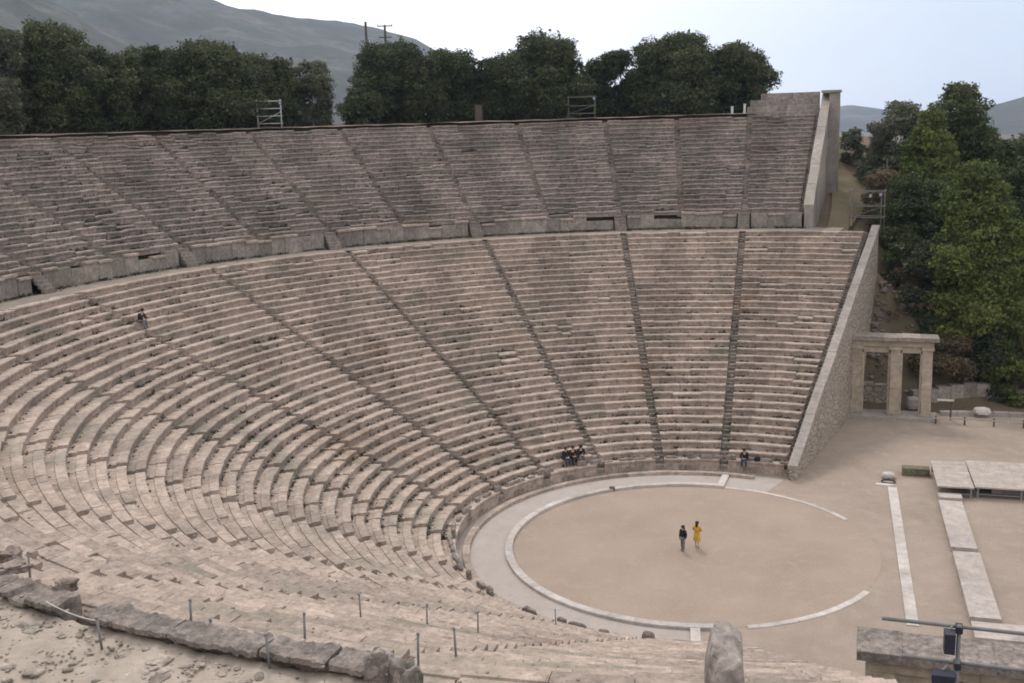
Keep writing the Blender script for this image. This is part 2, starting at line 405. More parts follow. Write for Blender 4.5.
# stone ring of the orchestra: three runs of kerb blocks
def kerb(name, d0, d1, r0, r1, z0, z1, label, cat, L=1.25, group=None, mat=None):
    mb = MB(); rg = random.Random(int(d0 * 7) + 3); arc = R_(d1 - d0) * r1; n = max(2, round(arc / L))
    for i in range(n):
        a = d0 + (d1 - d0) * (i + .004) / n; b = d0 + (d1 - d0) * (i + .996) / n; mm = (a + b) / 2; zt = z1 + rg.gauss(0, .006)
        vs = []
        for (r, z) in ((r0, z0), (r1, z0), (r1 + .004, zt - .03), (r1 - .02, zt), (r0, zt)):
            for d in (a, mm, b): p = circ(d, r); vs.append((p.x, p.y, z))
        fs = [(q * 3 + c, q * 3 + c + 1, ((q + 1) % 5) * 3 + c + 1, ((q + 1) % 5) * 3 + c) for q in range(5) for c in range(2)]
        fs += [(0, 12, 9, 6, 3), (2, 5, 8, 11, 14)]
        mb.add(vs, fs)
    return tag(mb.build(name, mat or M_marble), label, cat, group)
kerb('ring_kerb', 87, 285.5, 9.76, 10.18, -.2, .17, 'pale stone kerb curving round the seating side of the sandy orchestra', 'kerb')
kerb('ring_kerb', 36.5, 86.7, 9.80, 10.12, -.2, .035, 'flush white arc of kerb on the far stage side of the orchestra', 'kerb')
kerb('ring_kerb', 294, 337.5, 9.82, 10.15, -.2, .05, 'flush white arc of kerb on the near stage side of the orchestra', 'kerb')
kerb('gutter_kerb', 80, 279, 12.1, 12.5, -.2, .20, 'low stone step between the paved gutter and the front benches', 'kerb', 1.4, None, M_seat)
for d, lab in ((88.4, 'short cross kerb over the gutter at the far side'), (280.3, 'short cross kerb over the gutter at the near side')):
    mb = MB(); M = Matrix.Rotation(R_(d), 4, 'Z'); mb.box(10.2, 12.08, -.22, .22, -.1, .15, M, .008)
    tag(mb.build('cross_kerb', M_marble), lab, 'kerb')
# walkway between the tiers
mb = MB(); n, m = 420, 30
FARW = 300
for i in range(n + 1):
    k = .22 + (9.4 - .22) * i / FARW if i <= FARW else 9.4 + (11.75 - 9.4) * (i - FARW) / (n - FARW); rb = RU0 + .05 + 9.2 * sst(9.38, 9.5, k)
    for j in range(m):
        r = R1 - .25 + (rb - R1 + .25) * j / (m - 1); p = pt(k, r)
        mb.v.append((p.x, p.y, walk_z(k) + max(0, r - RU0) * .33 + .05 * mnoise.noise(p * .9) + .05 * mnoise.noise(p * 2.7) * (1 + sst(9.4, 9.9, k))))
mb2 = MB(); mb2.v = mb.v[FARW * m:]; mb.v = mb.v[:(FARW + 1) * m]
mb.f = [(i * m + j, i * m + j + 1, (i + 1) * m + j + 1, (i + 1) * m + j) for i in range(FARW) for j in range(m - 1)]
mb2.f = [(i * m + j, i * m + j + 1, (i + 1) * m + j + 1, (i + 1) * m + j) for i in range(n - FARW) for j in range(m - 1)]
struct(mb.build('walkway', M_walkfar, smooth=True)); struct(mb2.build('worn_ground', M_walk, smooth=True))

# ------------------------------------------------------------------ end walls
def dirv(d): return Vector((math.cos(R_(d)), math.sin(R_(d)), 0))
def endwall(name, label, P0, P1, nrm, prof, zfoot, th, mat_face, mat_cop, cw=None, group=None):
    """wall from P0 to P1 (plan), top height prof(t), foot zfoot(t); outward normal nrm"""
    o = thing(name, label, 'wall', (P0.x, P0.y, 0), group); body, cop = MB(), MB(); n = 26; rg = random.Random(len(label))
    for i in range(n):
        t0, t1 = i / n, (i + 1) / n; A, B = P0.lerp(P1, t0), P0.lerp(P1, t1)
        za, zb = prof(t0), prof(t1)
        vs = [(A.x, A.y, zfoot(t0)), (B.x, B.y, zfoot(t1)), (B.x + nrm.x * th, B.y + nrm.y * th, zfoot(t1)), (A.x + nrm.x * th, A.y + nrm.y * th, zfoot(t0))]
        vs += [(v[0], v[1], z) for v, z in zip(vs, (za, zb, zb, za))]
        fs = [(4, 5, 6, 7), (1, 0, 4, 5), (3, 2, 6, 7)]
        if i == 0: fs.append((0, 3, 7, 4))
        if i == n - 1: fs.append((2, 1, 5, 6))
        body.add(vs, fs)
    m = max(3, round((P1 - P0).length / 1.5)); w0, w1 = cw or (-.06, th + .06)
    for i in range(m):
        t0, t1 = (i + .006) / m, (i + .994) / m; A, B = P0.lerp(P1, t0), P0.lerp(P1, t1); h = .26 + rg.gauss(0, .012); e = rg.gauss(0, .012)
        vs = [Vector((Q.x + nrm.x * (w + e), Q.y + nrm.y * (w + e), prof(t) + zz)) for zz in (.004, h) for Q, t, w in ((A, t0, w0), (B, t1, w0), (B, t1, w1), (A, t0, w1))]
        cop.add(vs, [(3, 2, 1, 0), (4, 5, 6, 7), (0, 1, 5, 4), (1, 2, 6, 5), (2, 3, 7, 6), (3, 0, 4, 7)])
    body.build('wall_face', mat_face, o); cop.build('coping', mat_cop, o)
    return o
# far lower
aF = 81.4 - .0
dF = dirv(108 - 13.3 * 2.03); nF = Vector((dF.y, -dF.x, 0))
kF = -.03
FA, FB = pt(kF, R0 - .5), pt(kF, R1 + .2)
endwall('end_wall', 'long sloping end wall with smooth coping beside the far gate', FA, FB, nF, lambda t: Z0 + .25 + t * (Z1 - Z0 - .05), lambda t: -.3, .5, M_rubble, M_cop)
kU = .525
dU = dirv(108 - 13.3 * (2 - kU)); nU = Vector((dU.y, -dU.x, 0))
UA, UB = pt(kU, RU0 - .45), pt(kU, RU1 + 1.2)
endwall('end_wall', 'tall smooth end wall closing the far end of the upper tier', UA, UB, nU, lambda t: ZU0 + .45 + t * (ZU1 - ZU0 + 1.3), lambda t: 10.5 + 4 * t, .7, M_cop, M_cop)
# near walls
dN = dirv(-72.6); nN = Vector((-dN.y, dN.x, 0)); NA, NB = pt(11.89, R0 - .5), pt(11.89, R1 + .2)
endwall('end_wall', 'near sloping end wall running down to the orchestra in the right foreground', NA, NB, nN, lambda t: Z0 - .3 + t * (Z1 - Z0 - .4), lambda t: -.3, .9, M_rubble, M_cop)
NUA, NUB = pt(11.56, RU0 + 2.2), pt(11.56, RU1 - 4); dNU = (NUB - NUA).normalized(); nNU = Vector((-dNU.y, dNU.x, 0))
endwall('end_wall', 'broken end wall of the near upper tier behind the rounded stone', NUA, NUB, nNU, lambda t: ZU0 + .1 + t * 5.6, lambda t: 11.0 + 2 * t, .7, M_rubble, M_rock)

# far upper buttress and the back wall rising over the last rows
bt = thing('buttress', 'tall pale buttress pier at the top outer corner of the far upper wall', 'wall', (UB.x, UB.y, 14))
mb = MB(); rg = random.Random(5)
for c in range(15):
    z0 = 11.89 + c * .87; M = Matrix.Translation((UB.x, UB.y, 0)) @ Matrix.Rotation(R_(108 - 13.3 * (2 - kU)), 4, 'Z')
    e = rg.uniform(-.015, .015); mb.box(-1.6, .5, -1.62 + e, -.71, z0 + .004, z0 + .866, M, .006)
mb.build('pier', M_cop, bt)
mb = MB(); mb.box(-1.75, .62, -1.75, .05, 24.96, 25.2, M, .01); mb.build('cap', M_cop, bt)
bw = thing('back_wall', 'banded back wall rising above the last rows at the far upper corner', 'wall', tuple(pt(.75, RU1 + .6, ZU1)))
for c in range(4):
    mb = MB()
    ka, kb = kU + .02, (1.02 if c < 2 else (1.0 if c == 2 else .93)); n = 9
    for i in range(n):
        a = ka + (kb - ka) * (i + .005) / n; b = ka + (kb - ka) * (i + .995) / n; e = rg.gauss(0, .02)
        vs = [pt(a, RU1 + .35 + c * .10 + e, ZU1 - .3 + c * .62), pt(b, RU1 + .35 + c * .10 + e, ZU1 - .3 + c * .62), pt(b, RU1 + 1.4, ZU1 - .3 + c * .62), pt(a, RU1 + 1.4, ZU1 - .3 + c * .62)]
        vs += [Vector((v.x, v.y, ZU1 - .3 + (c + 1) * .62 - .012)) for v in vs]
        mb.add(vs, [(4, 7, 6, 5), (0, 4, 5, 1), (1, 5, 6, 2), (3, 7, 4, 0), (2, 6, 7, 3)])
    mb.build('stone_course', M_upper if c % 2 else M_wall, bw)

# ------------------------------------------------------------------ terrain
def outside(x, y, r):
    """distance outside the end walls (positive = outside the cavea sector)"""
    if y >= -1:
        sl = (x - FA.x) * nF.x + (y - FA.y) * nF.y; su = (x - UA.x) * nU.x + (y - UA.y) * nU.y
    else:
        sl = (x - NA.x) * nN.x + (y - NA.y) * nN.y; su = (x - NUA.x) * nNU.x + (y - NUA.y) * nNU.y
    return sl, su
def bank(p):
    if p < 33: return 0.0
    if p < 42: return 13.0 * sst(32.5, 42, p)
    if p < 43: return 13.0
    if p < 60: return 13.0 + (p - 43) / 17 * 2.8
    return 15.8 + min(p - 60, 16) * .26
def terr(x, y):
    r, k = plan(x, y)
    f = min(max((math.hypot(x, y) - R0) / (R1 - R0), 0), 1); rr = math.hypot(x - OX * f, y - OY * f)
    sl, su = outside(x, y, rr); w = sst(39.5, 42, rr); s = sl * (1 - w) + su * w
    nz = .35 * mnoise.noise((x * .14, y * .14, 0)) + .14 * mnoise.noise((x * .6, y * .6, 3))
    th = math.degrees(math.atan2(y, x)) % 360
    # inside the cavea
    if r < R0 + 1: zi = -.02
    elif r < R1: zi = -.02 + (r - R0 - 1) / (R1 - R0 - 1) * (Z1 - .9)
    elif r < RU0: zi = walk_z(k) - .45
    elif r < RU1:
        zi = ZU0 - .75 + (r - RU0) * (HU / TU)
        if k > 9.3: zi += ((walk_z(k) - .35 + (r - RU0) * .40) - zi) * sst(9.3, 9.5, k) * (1 - sst(50.6, 51.2, r))
    else:
        e = r - RU1; zi = ZU1 - .5 + .75 * sst(0, .9, e) + nz * sst(1, 4, e)
        zi += .035 * max(0, min(e - 4, 40)) * sst(118, 150, th) * (1 - sst(250, 275, th))
        zi -= .22 * max(0, e - 13) * (1 - sst(112, 140, th)) if th < 150 else 0
        if e > 60: zi -= (e - 60) * .12 * sst(140, 150, th)
        zi = max(zi, -8)
    # outside
    so = max(s, 0); zo = bank(rr - .6 * so) / (1 + (so / 20) ** 2)
    if y < -1 and rr > 52: zo = min(zo + (rr - 52) * .25, 21.0) if so < 9 else zo
    if rr > 110: zo -= (rr - 110) * .1; zo = max(zo, -8)
    zo += nz * (sst(1, 4, zo))
    zo += sst(.5, 3, zo) * (.5 * mnoise.noise((x * .32, y * .32, 7)) + .22 * mnoise.noise((x * .9, y * .9, 7)))
    if r > RU1: return zi + (zo - zi) * sst(-1.3, .2, s)
    return zo if s > -1.2 else zi
TX, TY = [], []
def axis(a): 
    out = []; v = 0
    return out
rads = [0, 4, 8, 11] + [12 + .9 * i for i in range(66)] + [72 + 2 * i for i in range(15)] + [104, 112, 122, 135, 150, 170, 200, 240, 300, 400, 600, 900, 1400, 2200, 3400, 4850]
NA_ = 300; mb = MB()
mb.v.append((0, 0, -.02))
for r in rads[1:]:
    for i in range(NA_):
        a = 2 * math.pi * i / NA_; x, y = r * math.cos(a), r * math.sin(a)
        if r > 280: z = -8 + max(0, terr(290 * math.cos(a), 290 * math.sin(a)) + 8) * max(0, 1 - (r - 290) / 400) - (r - 280) * .008
        else: z = terr(x, y)
        mb.v.append((x, y, z - .004))
for i in range(NA_): mb.f.append((0, 1 + i, 1 + (i + 1) % NA_))
for j in range(len(rads) - 2):
    for i in range(NA_):
        a = 1 + j * NA_; mb.f.append((a + i, a + NA_ + i, a + NA_ + (i + 1) % NA_, a + (i + 1) % NA_))
struct(mb.build('ground', M_earth, smooth=True))
# trodden earth floor in front of the stage and the passages (one sheet)
mb = MB(); pts = []
def floor_ok(x, y): return abs(terr(x, y)) < .12 and terr(x, y) > -.4
xs = np.arange(-1, 46.01, .5); ys = np.arange(-29, 31.01, .5); idx = {}
for ix, x in enumerate(xs):
    for iy, y in enumerate(ys):
        if (x * x + y * y) < 8.9 ** 2: continue
        if not floor_ok(x, y): continue
        idx[ix, iy] = len(mb.v); mb.v.append((x, y, .003))
for (ix, iy) in list(idx):
    q = [(ix, iy), (ix + 1, iy), (ix + 1, iy + 1), (ix, iy + 1)]
    if all(t in idx for t in q): mb.f.append(tuple(idx[t] for t in q))
struct(mb.build('stage_ground', M_sand2))
# path up the outside of the far upper wall
mb = MB(); n = 44
for i in range(n + 1):
    t = i / n; base = UA.lerp(UB, -.08 + 1.45 * t)
    for j in range(7):
        s = 1.0 + .9 * math.sin(t * 5) * .4 + (.35 + 2.4 * t * (1 - .2 * t)) * j / 3
        x, y = base.x + nU.x * (s + .3), base.y + nU.y * (s + .3)
        mb.v.append((x, y, max(terr(x + a, y + b) for a in (-.4, 0, .4) for b in (-.4, 0, .4)) + .05))
mb.f = [(i * 7 + j, i * 7 + j + 1, (i + 1) * 7 + j + 1, (i + 1) * 7 + j) for i in range(n) for j in range(6)]
struct(mb.build('path', M_path, smooth=True))
# dusty edge behind the last row
mb = MB(); n = 240
for i in range(n + 1):
    k = .95 + (11.3 - .95) * i / n
    for j in range(5):
        p = pt(k, RU1 + .2 + j * .55); mb.v.append((p.x, p.y, ZU1 + .24 + .02 * j + .10 * mnoise.noise((p.x * .5, p.y * .5, j)) ))
mb.f = [(i * 5 + j, i * 5 + j + 1, (i + 1) * 5 + j + 1, (i + 1) * 5 + j) for i in range(n) for j in range(4)]
struct(mb.build('upper_path', M_soil, smooth=True))

# ------------------------------------------------------------------ hills
CAM = Vector((8.952, -55.972, 22.954))
F_ = Vector((-.31376242, .9287611, -.19737264)); RT = Vector((.9488999, .31411259, -.03036692)); UP = Vector((-.03379361, .19681489, .9798581)); FPX = 1082.84
def px2az(x): d = F_ + RT * ((x - 512) / FPX); return math.atan2(d.y, d.x)
def hill(name, dist, width, table, seed, rough):
    az = [(px2az(x), (h / FPX)) for x, h in table]          # bearing, elevation above the horizon
    mb = MB(); na, nr = 150, 30; a0, a1 = az[0][0], az[-1][0]
    for i in range(na + 1):
        a = a0 + (a1 - a0) * i / na
        for (b0, e0), (b1, e1) in zip(az, az[1:]):
            if (b0 >= a >= b1): el = e0 + (e1 - e0) * (a - b0) / (b1 - b0); break
        H = el * dist
        for j in range(nr + 1):
            u = j / nr * 2 - 1; d = dist + u * width
            x, y = CAM.x + d * math.cos(a), CAM.y + d * math.sin(a)
            w = max(0, 1 - abs(u)) ** .9
            nz = mnoise.fractal((x / 260 + seed, y / 260, 0), .9, 2.1, 6) * rough
            z = 23 + H * w + nz * (.2 + .8 * w) * H * (1 - .7 * w) - (1 - w) * 60
            mb.v.append((x, y, z))
    m = nr + 1
    mb.f = [(i * m + j, (i + 1) * m + j, (i + 1) * m + j + 1, i * m + j + 1) for i in range(na) for j in range(nr)]
    return struct(mb.build(name, M_hill, smooth=True))
hill('far_hill', 2300, 1300, [(-900, 120), (-300, 190), (-60, 176), (60, 152), (180, 133), (250, 122), (300, 112), (345, 101), (385, 92), (430, 79), (480, 55), (540, 28), (600, 12), (700, 2), (760, -8)], 3.1, .35)
hill('near_hill', 1250, 700, [(-900, 190), (-400, 220), (-100, 190), (0, 160), (50, 138), (75, 122), (105, 108), (130, 92), (165, 74), (220, 52), (300, 30), (380, 8), (420, -10)], 9.7, .35)
hill('distant_hill', 3900, 800, [(700, -5), (790, 3), (825, 6), (845, 7), (865, 4), (890, 0), (940, -2), (985, 4), (1060, 10), (1250, 18), (1500, 10)], 5.5, .25)
hill('valley_hill', 2700, 800, [(900, -8), (960, -2), (1003, 8), (1024, 13), (1080, 22), (1200, 40), (1500, 45), (1800, 20)], 15.5, .25)

# ------------------------------------------------------------------ trees
def leaves(name, mat, parent, P, Nn, size, tint, rg):
    """many small leaf-clump faces as ONE mesh"""
    n = len(P); o = np.array(parent['_o'])
    a = rg.normal(size=(n, 3)); a -= Nn * (a * Nn).sum(1)[:, None]; a /= np.linalg.norm(a, axis=1)[:, None] + 1e-9
    b = np.cross(Nn, a); s = (size * np.exp(rg.normal(-.08, .38, n)))[:, None]; q = rg.uniform(.5, .9, (n, 1))
    V = np.stack([P + a * s * .5, P + b * s * q * .5, P - a * s * .5, P - b * s * q * .5 + Nn * s * .15], 1).reshape(-1, 3) - o
    me = bpy.data.meshes.new(name); me.vertices.add(4 * n); me.vertices.foreach_set('co', V.astype(np.float32).ravel())
    me.loops.add(4 * n); me.loops.foreach_set('vertex_index', np.arange(4 * n, dtype=np.int32))
    me.polygons.add(n); me.polygons.foreach_set('loop_start', np.arange(0, 4 * n, 4, dtype=np.int32)); me.polygons.foreach_set('loop_total', np.full(n, 4, dtype=np.int32))
    me.update(); at = me.attributes.new('tint', 'FLOAT', 'FACE'); at.data.foreach_set('value', tint.astype(np.float32))
    me.materials.append(mat); me.validate()
    ob = bpy.data.objects.new(name, me); COL.objects.link(ob); ob.parent = parent; return ob
def tree(name, label, cat, x, y, ztop, w, style, seed, group=None, low=.12, dens=1.0, lsize=.30, zb=None, d=None):
    lsize *= .66; dens *= .95
    z = terr(x, y) if zb is None else zb; h = max(ztop - z, 1.0); rg = np.random.default_rng(seed); d = d or w
    o = thing(name, label, cat, (x, y, z - .1), group)
    nl = int(max(12, 8 + w * h * (.34 if 'pine' in style else .42))); cl = []
    pine = 'pine' in style
    for i in range(nl * 6):
        u = rg.uniform(low, 1.0); ph = rg.uniform(0, 2 * math.pi)
        if pine: prof = (1 - u) ** .7 * 1.25 if u > .35 else .75 + .25 * u / .35
        elif low < .1: prof = math.sqrt(max(0, 1 - ((u - .42) / .60) ** 2)) if u > .42 else 1 - .15 * (.42 - u)
        else: prof = math.sqrt(max(0, 1 - ((u - .5) / .56) ** 2))
        prof = min(prof, 1.0); rad = math.sqrt(rg.uniform(.15, 1)) * prof * .80
        c = np.array([x + rad * math.cos(ph) * w / 2, y + rad * math.sin(ph) * d / 2, z + u * h * .92])
        lr = (rg.uniform(.10, .20) if pine else rg.uniform(.09, .20) if w > 6.2 else rg.uniform(.15, .25)) * min(w, h * 1.1)
        c[2] = min(c[2], ztop - lr * .75)
        if all(np.linalg.norm((c - q) / np.array([1, 1, .8])) > .55 * (lr + s) for q, s, _ in cl): cl.append((c, lr, rg.uniform(0, 1)))
        if len(cl) >= nl: break
    P, Nn, T = [], [], []; hue = rg.uniform(-.22, .22)
    for c, lr, t in cl:
        m = int(dens * 54 * (lr / lsize) ** 2)
        v = rg.normal(size=(m, 3)); v /= np.linalg.norm(v, axis=1)[:, None]
        v[:, 2] = np.where((v[:, 2] < -.3) & (rg.random(m) < .45), -v[:, 2] * .8, v[:, 2])
        bumpy = 1 + .22 * np.sin(v[:, 0] * 5 + t * 20) * np.sin(v[:, 1] * 6 + t * 9) + .12 * np.sin(v[:, 2] * 9 + t * 30)
        rr = lr * bumpy * rg.uniform(.40, 1.22, m) ** .6
        sc3 = np.array([1.08, 1.08, .82 if pine else .98])
        P.append(c + v * rr[:, None] * sc3); nn = v + rg.normal(size=(m, 3)) * 1.1 + np.array([0, 0, .35]); nn /= np.linalg.norm(nn, axis=1)[:, None]; Nn.append(nn)
        T.append(np.clip(t + hue + rg.normal(size=m) * .18, 0, 1.2))
    leaves('crown', M_leaf[style], o, np.concatenate(P), np.concatenate(Nn), lsize, np.concatenate(T), rg)
    mb = MB(); r0 = .035 * h * (.9 if h > 5 else .6); ns = 1 if pine else 3
    for s_ in range(ns):
        bx, by = x + (s_ - (ns - 1) / 2) * .5, y + rg.uniform(-.3, .3); top = np.array([x + rg.uniform(-.1, .1) * w, y + rg.uniform(-.1, .1) * w, z + h * (.85 if pine else .6)])
        base = np.array([bx, by, z - .3]); mid = (base + top) / 2 + np.array([rg.uniform(-.05, .05) * w, rg.uniform(-.05, .05) * w, 0])
        mb.tube([base, mid, top], [r0 / math.sqrt(ns), r0 * .65 / math.sqrt(ns), .03], 7)
        for c, lr, t in cl[s_::ns]:
            u = min(max((c[2] - z) / h - .15, .12), .8); st = base + (top - base) * u
            mb.tube([st, (st + c) / 2 + np.array([0, 0, -.06 * h]), c], [r0 * .3, r0 * .2, .015], 5, False)
    mb.build('trunk', M_bark, o, True)
    return o
def along(px, rr):
    """ground spot at bearing of picture column px on a circle rr round the theatre"""
    a = px2az(px); t = 20.0
    while True:
        x, y = CAM.x + math.cos(a) * t, CAM.y + math.sin(a) * t
        if math.hypot(x, y) > rr and y > -30: return x, y, t
        t += .05
def hor(px): return 139.25 - px * .031
TOP = [ # column, width px, top row px, circle, style, low, label
 (18, 78, 37, 63, 'olive', .05, 'pale grey-green bushy tree at the left end of the row behind the top seats'),
 (78, 92, 41, 64, 'oak', .03, 'broad dark evergreen between the pale leftmost tree and a narrow tree'),
 (130, 56, 58, 64, 'oak', .03, 'narrow mid-green tree, third from the left behind the top seats'),
 (176, 66, 53, 64, 'oak', .03, 'dark rounded evergreen, fourth from the left behind the top seats'),
 (234, 92, 49, 63, 'oak', .03, 'large dark evergreen just left of the pale metal scaffold'),
 (284, 58, 63, 64.5, 'oak', .02, 'dark evergreen standing directly behind the pale metal scaffold'),
 (326, 58, 63, 66, 'olive', .02, 'pale olive-like tree just left of the gap with bare earth'),
 (374, 44, 91, 62, 'oak', .0, 'low dark bush at the right edge of the bare earth gap'),
 (408, 98, 47, 65, 'oak', .04, 'broad evergreen in front of the utility poles'),
 (462, 66, 50, 67, 'oak', .05, 'thin open-crowned tree between two broad evergreens right of the poles'),
 (497, 48, 63, 67, 'oak', .03, 'slender small tree left of the tall rounded evergreen'),
 (547, 98, 41, 64.5, 'oak', .08, 'tall rounded evergreen left of the green scaffold'),
 (617, 88, 57, 67, 'oak', .05, 'lower loose evergreen behind the green scaffold'),
 (678, 92, 41, 64, 'oak', .07, 'tallest dark evergreen near the right end of the row'),
 (733, 84, 51, 65, 'oak', .03, 'dark evergreen at the right end of the row, beside the banded back wall'),
]
for i, (px, wp, ty, rr, st, lo, lab) in enumerate(TOP):
    x, y, t = along(px, rr); s = t / FPX
    tree('evergreen_tree' if st == 'oak' else 'olive_tree', lab, 'tree', x, y, CAM.z + (hor(px) - ty) * s, wp * s, st, 40 + i, 'trees behind the top row', lo, 1.0, .27, d=wp * s * .8)
for q, (px, wp, ty) in enumerate(((440, 46, 88), (478, 40, 90), (520, 44, 88), (603, 40, 86), (642, 46, 84))):
    x, y, t = along(px, 66 + (q % 2)); s = t / FPX
    tree('shrub', 'low shrub filling under the crowns, %s from the bare earth gap' % ORD[q], 'shrub', x, y, CAM.z + (hor(px) - ty) * s, wp * s, 'oak', 90 + q, 'low shrubs under the skyline trees', .0, 1.0, .27)
BACK = [(45, 70, 46, 73), (105, 70, 56, 73), (155, 70, 58, 73), (203, 60, 58, 73), (262, 70, 60, 73)]
for i, (px, wp, ty, rr) in enumerate(BACK):
    x, y, t = along(px, rr); s = t / FPX
    tree('evergreen_tree', 'dark evergreen of the second row, %s from the left end' % ORD[i], 'tree', x, y, CAM.z + (hor(px) - ty) * s, wp * s, 'oak', 70 + i, 'trees of the second row behind', .0, 1.0, .3)
RIGHT = [ # x, y, z top, width, style, low, leaf, label, kind, name
 (10.6, 61.5, 24.3, 6.4, 'olive', .0, .28, 'grey-green tree at the left edge of the right-hand grove', 'tree', 'olive_tree'),
 (16.8, 63.0, 25.6, 12.5, 'darkpine', .1, .34, 'big dark pine whose crown tops the right-hand grove', 'tree', 'pine_tree'),
 (13.6, 52.5, 23.3, 8.4, 'pine', .1, .32, 'bright yellow-green pine standing in front of the big dark pine', 'tree', 'pine_tree'),
 (17.0, 39.5, 19.8, 9.6, 'pine', .06, .32, 'tall bright pine in front, rising behind the gate and low wall', 'tree', 'pine_tree'),
 (11.4, 45.0, 17.6, 6.5, 'darkpine', .0, .28, 'low green bushy pine behind the scaffold at the walkway end', 'tree', 'pine_tree'),
 (13.0, 41.2, 12.4, 7.5, 'oak', .0, .28, 'dark shaded evergreen below the tall bright pine, above the gate', 'tree', 'evergreen_tree'),
 (20.0, 35.8, 8.6, 5.0, 'pine', .0, .28, 'small pine at the right edge above the low grey wall', 'tree', 'pine_tree'),
 (23.0, 59.0, 21.0, 6.0, 'olive', .05, .3, 'pale tree at the far right edge beyond the pines', 'tree', 'olive_tree'),
 (21.6, 50.0, 18.8, 9.0, 'darkpine', .0, .34, 'dark pine behind the tall bright pine at the right edge', 'tree', 'pine_tree'),
 (26.5, 44.0, 16.0, 10.0, 'darkpine', .0, .36, 'wide dark pine farthest right, mostly outside the picture', 'tree', 'pine_tree'),
 (6.7, 67.5, 21.4, 2.8, 'olive', .0, .25, 'small grey shrub just right of the tall pale buttress', 'shrub', 'shrub'),
 (9.0, 68.5, 21.3, 2.6, 'olive', .0, .25, 'small grey shrub between the buttress shrub and the grove', 'shrub', 'shrub'),
 (11.9, 37.0, 7.6, 4.8, 'dry', .0, .22, 'brownish dry bush on the bank right above the gate', 'shrub', 'dry_shrub'),
 (15.2, 35.6, 5.2, 5.0, 'dry', .0, .22, 'brown scrubby bush behind the low grey wall', 'shrub', 'dry_shrub'),
 (14.5, 47.5, 17.5, 8.0, 'darkpine', .0, .32, 'dark pine filling the middle of the right-hand grove', 'tree', 'pine_tree'),
 (12.6, 57.0, 20.5, 6.0, 'oak', .0, .3, 'shaded evergreen below the grey-green tree of the grove', 'tree', 'evergreen_tree'),
 (19.0, 44.5, 13.5, 8.0, 'darkpine', .0, .32, 'lower dark pine right behind the tall bright pine', 'tree', 'pine_tree'),
 (22.5, 39.5, 10.5, 7.0, 'darkpine', .0, .32, 'shaded pine behind the small pine at the right edge', 'tree', 'pine_tree'),
 (9.9, 48.5, 17.6, 4.0, 'dry', .0, .24, 'brownish shrub beside the trodden path on the slope', 'shrub', 'dry_shrub'),
 (13.8, 38.5, 6.8, 5.0, 'oak', .0, .26, 'low dark bush under the pines above the low grey wall', 'shrub', 'shrub'),
 (18.4, 37.0, 6.0, 5.0, 'oak', .0, .26, 'dark bush between the tall bright pine and the small pine', 'shrub', 'shrub'),
 (10.6, 38.6, 8.6, 3.0, 'dry', .0, .2, 'dry brush against the outside of the sloping end wall', 'shrub', 'dry_shrub'),
 (10.0, 35.6, 5.4, 2.6, 'dry', .0, .18, 'small dry bush on the rubble just behind the gate cornice', 'shrub', 'dry_shrub'),
 (12.0, 38.2, 8.6, 3.4, 'oak', .0, .22, 'small dark bush higher on the bank above the gate', 'shrub', 'shrub'),
 (11.3, 39.6, 10.2, 3.0, 'dry', .0, .2, 'upper dry bush on the bank above the gate', 'shrub', 'dry_shrub'),
 (13.6, 35.2, 4.6, 3.2, 'dry', .0, .2, 'dry scrub between the gate and the low grey wall', 'shrub', 'dry_shrub'),
 (9.6, 53.0, 19.6, 4.6, 'darkpine', .0, .28, 'bushy pine at the left edge of the grove beside the grassy path', 'tree', 'pine_tree'),
 (20.6, 54.5, 20.8, 7.0, 'darkpine', .0, .3, 'dark pine closing the right edge behind the big dark pine', 'tree', 'pine_tree'),
 (10.7, 41.0, 12.0, 3.2, 'darkpine', .0, .24, 'small green bush hugging the top of the sloping end wall', 'shrub', 'shrub'),
]
for i, (x, y, zt, w, st, lo, ls, lab, cat, nm) in enumerate(RIGHT):
    tree(nm, lab, cat, x, y, zt, w, st, 140 + i, 'grove beyond the far gate', lo, 1.0, ls)
# rubble slope outside the far end wall (stuff)
mb = MB(); r2 = random.Random(77)
for _ in range(170):
    t = r2.uniform(.62, 1.0); q = FA.lerp(FB, t); sd = .75 + abs(r2.gauss(0, 1.5)); x, y = q.x + nF.x * sd, q.y + nF.y * sd
    if y < 33: continue
    z = terr(x, y); sz = r2.uniform(.1, .22) if r2.random() < .85 else r2.uniform(.22, .4)
    mb.rock((x, y, z + sz * .2), (sz * r2.uniform(.8, 1.4), sz, sz * .7), r2.random() * 99, .3, r2.uniform(0, 3), 1)
tag(mb.build('rubble', M_rock), 'rubble of broken stones on the bank outside the far end wall', 'rubble', kind='stuff')
# ------------------------------------------------------------------ weeds along the seat rows (stuff)
rg = np.random.default_rng(11); P, NN_, T, SZ = [], [], [], []
def tuft(p, s):
    m = int(rg.integers(9, 18)); SZ.append(np.full(m, .35 * s + .03)); P.append(np.array(p) + rg.normal(size=(m, 3)) * np.array([s * .55, s * .55, s * .3]) + np.array([0, 0, s * .3]))
    n = rg.normal(size=(m, 3)); n /= np.linalg.norm(n, axis=1)[:, None]; NN_.append(n); T.append(np.full(m, rg.uniform(0, 1)))
for _ in range(17000):
    up = rg.random() < .5
    if up: i = rg.integers(1, NU); k = rg.uniform(.6, 9.3); r, z = RU0 + i * TU - .06, ZU0 + i * HU - .05
    else: i = rg.integers(1, NL); k = rg.uniform(.05, 11.4); r, z = R0 + i * TL - .06, Z0 + i * HL - .05
    cluster = mnoise.noise((k * 3, i * .25, 5.0 + up * 9))
    if cluster < rg.uniform(-.5, .3): continue
    tuft(pt(k, r, z), rg.uniform(.08, .21) if k < 7 else rg.uniform(.03, .09))
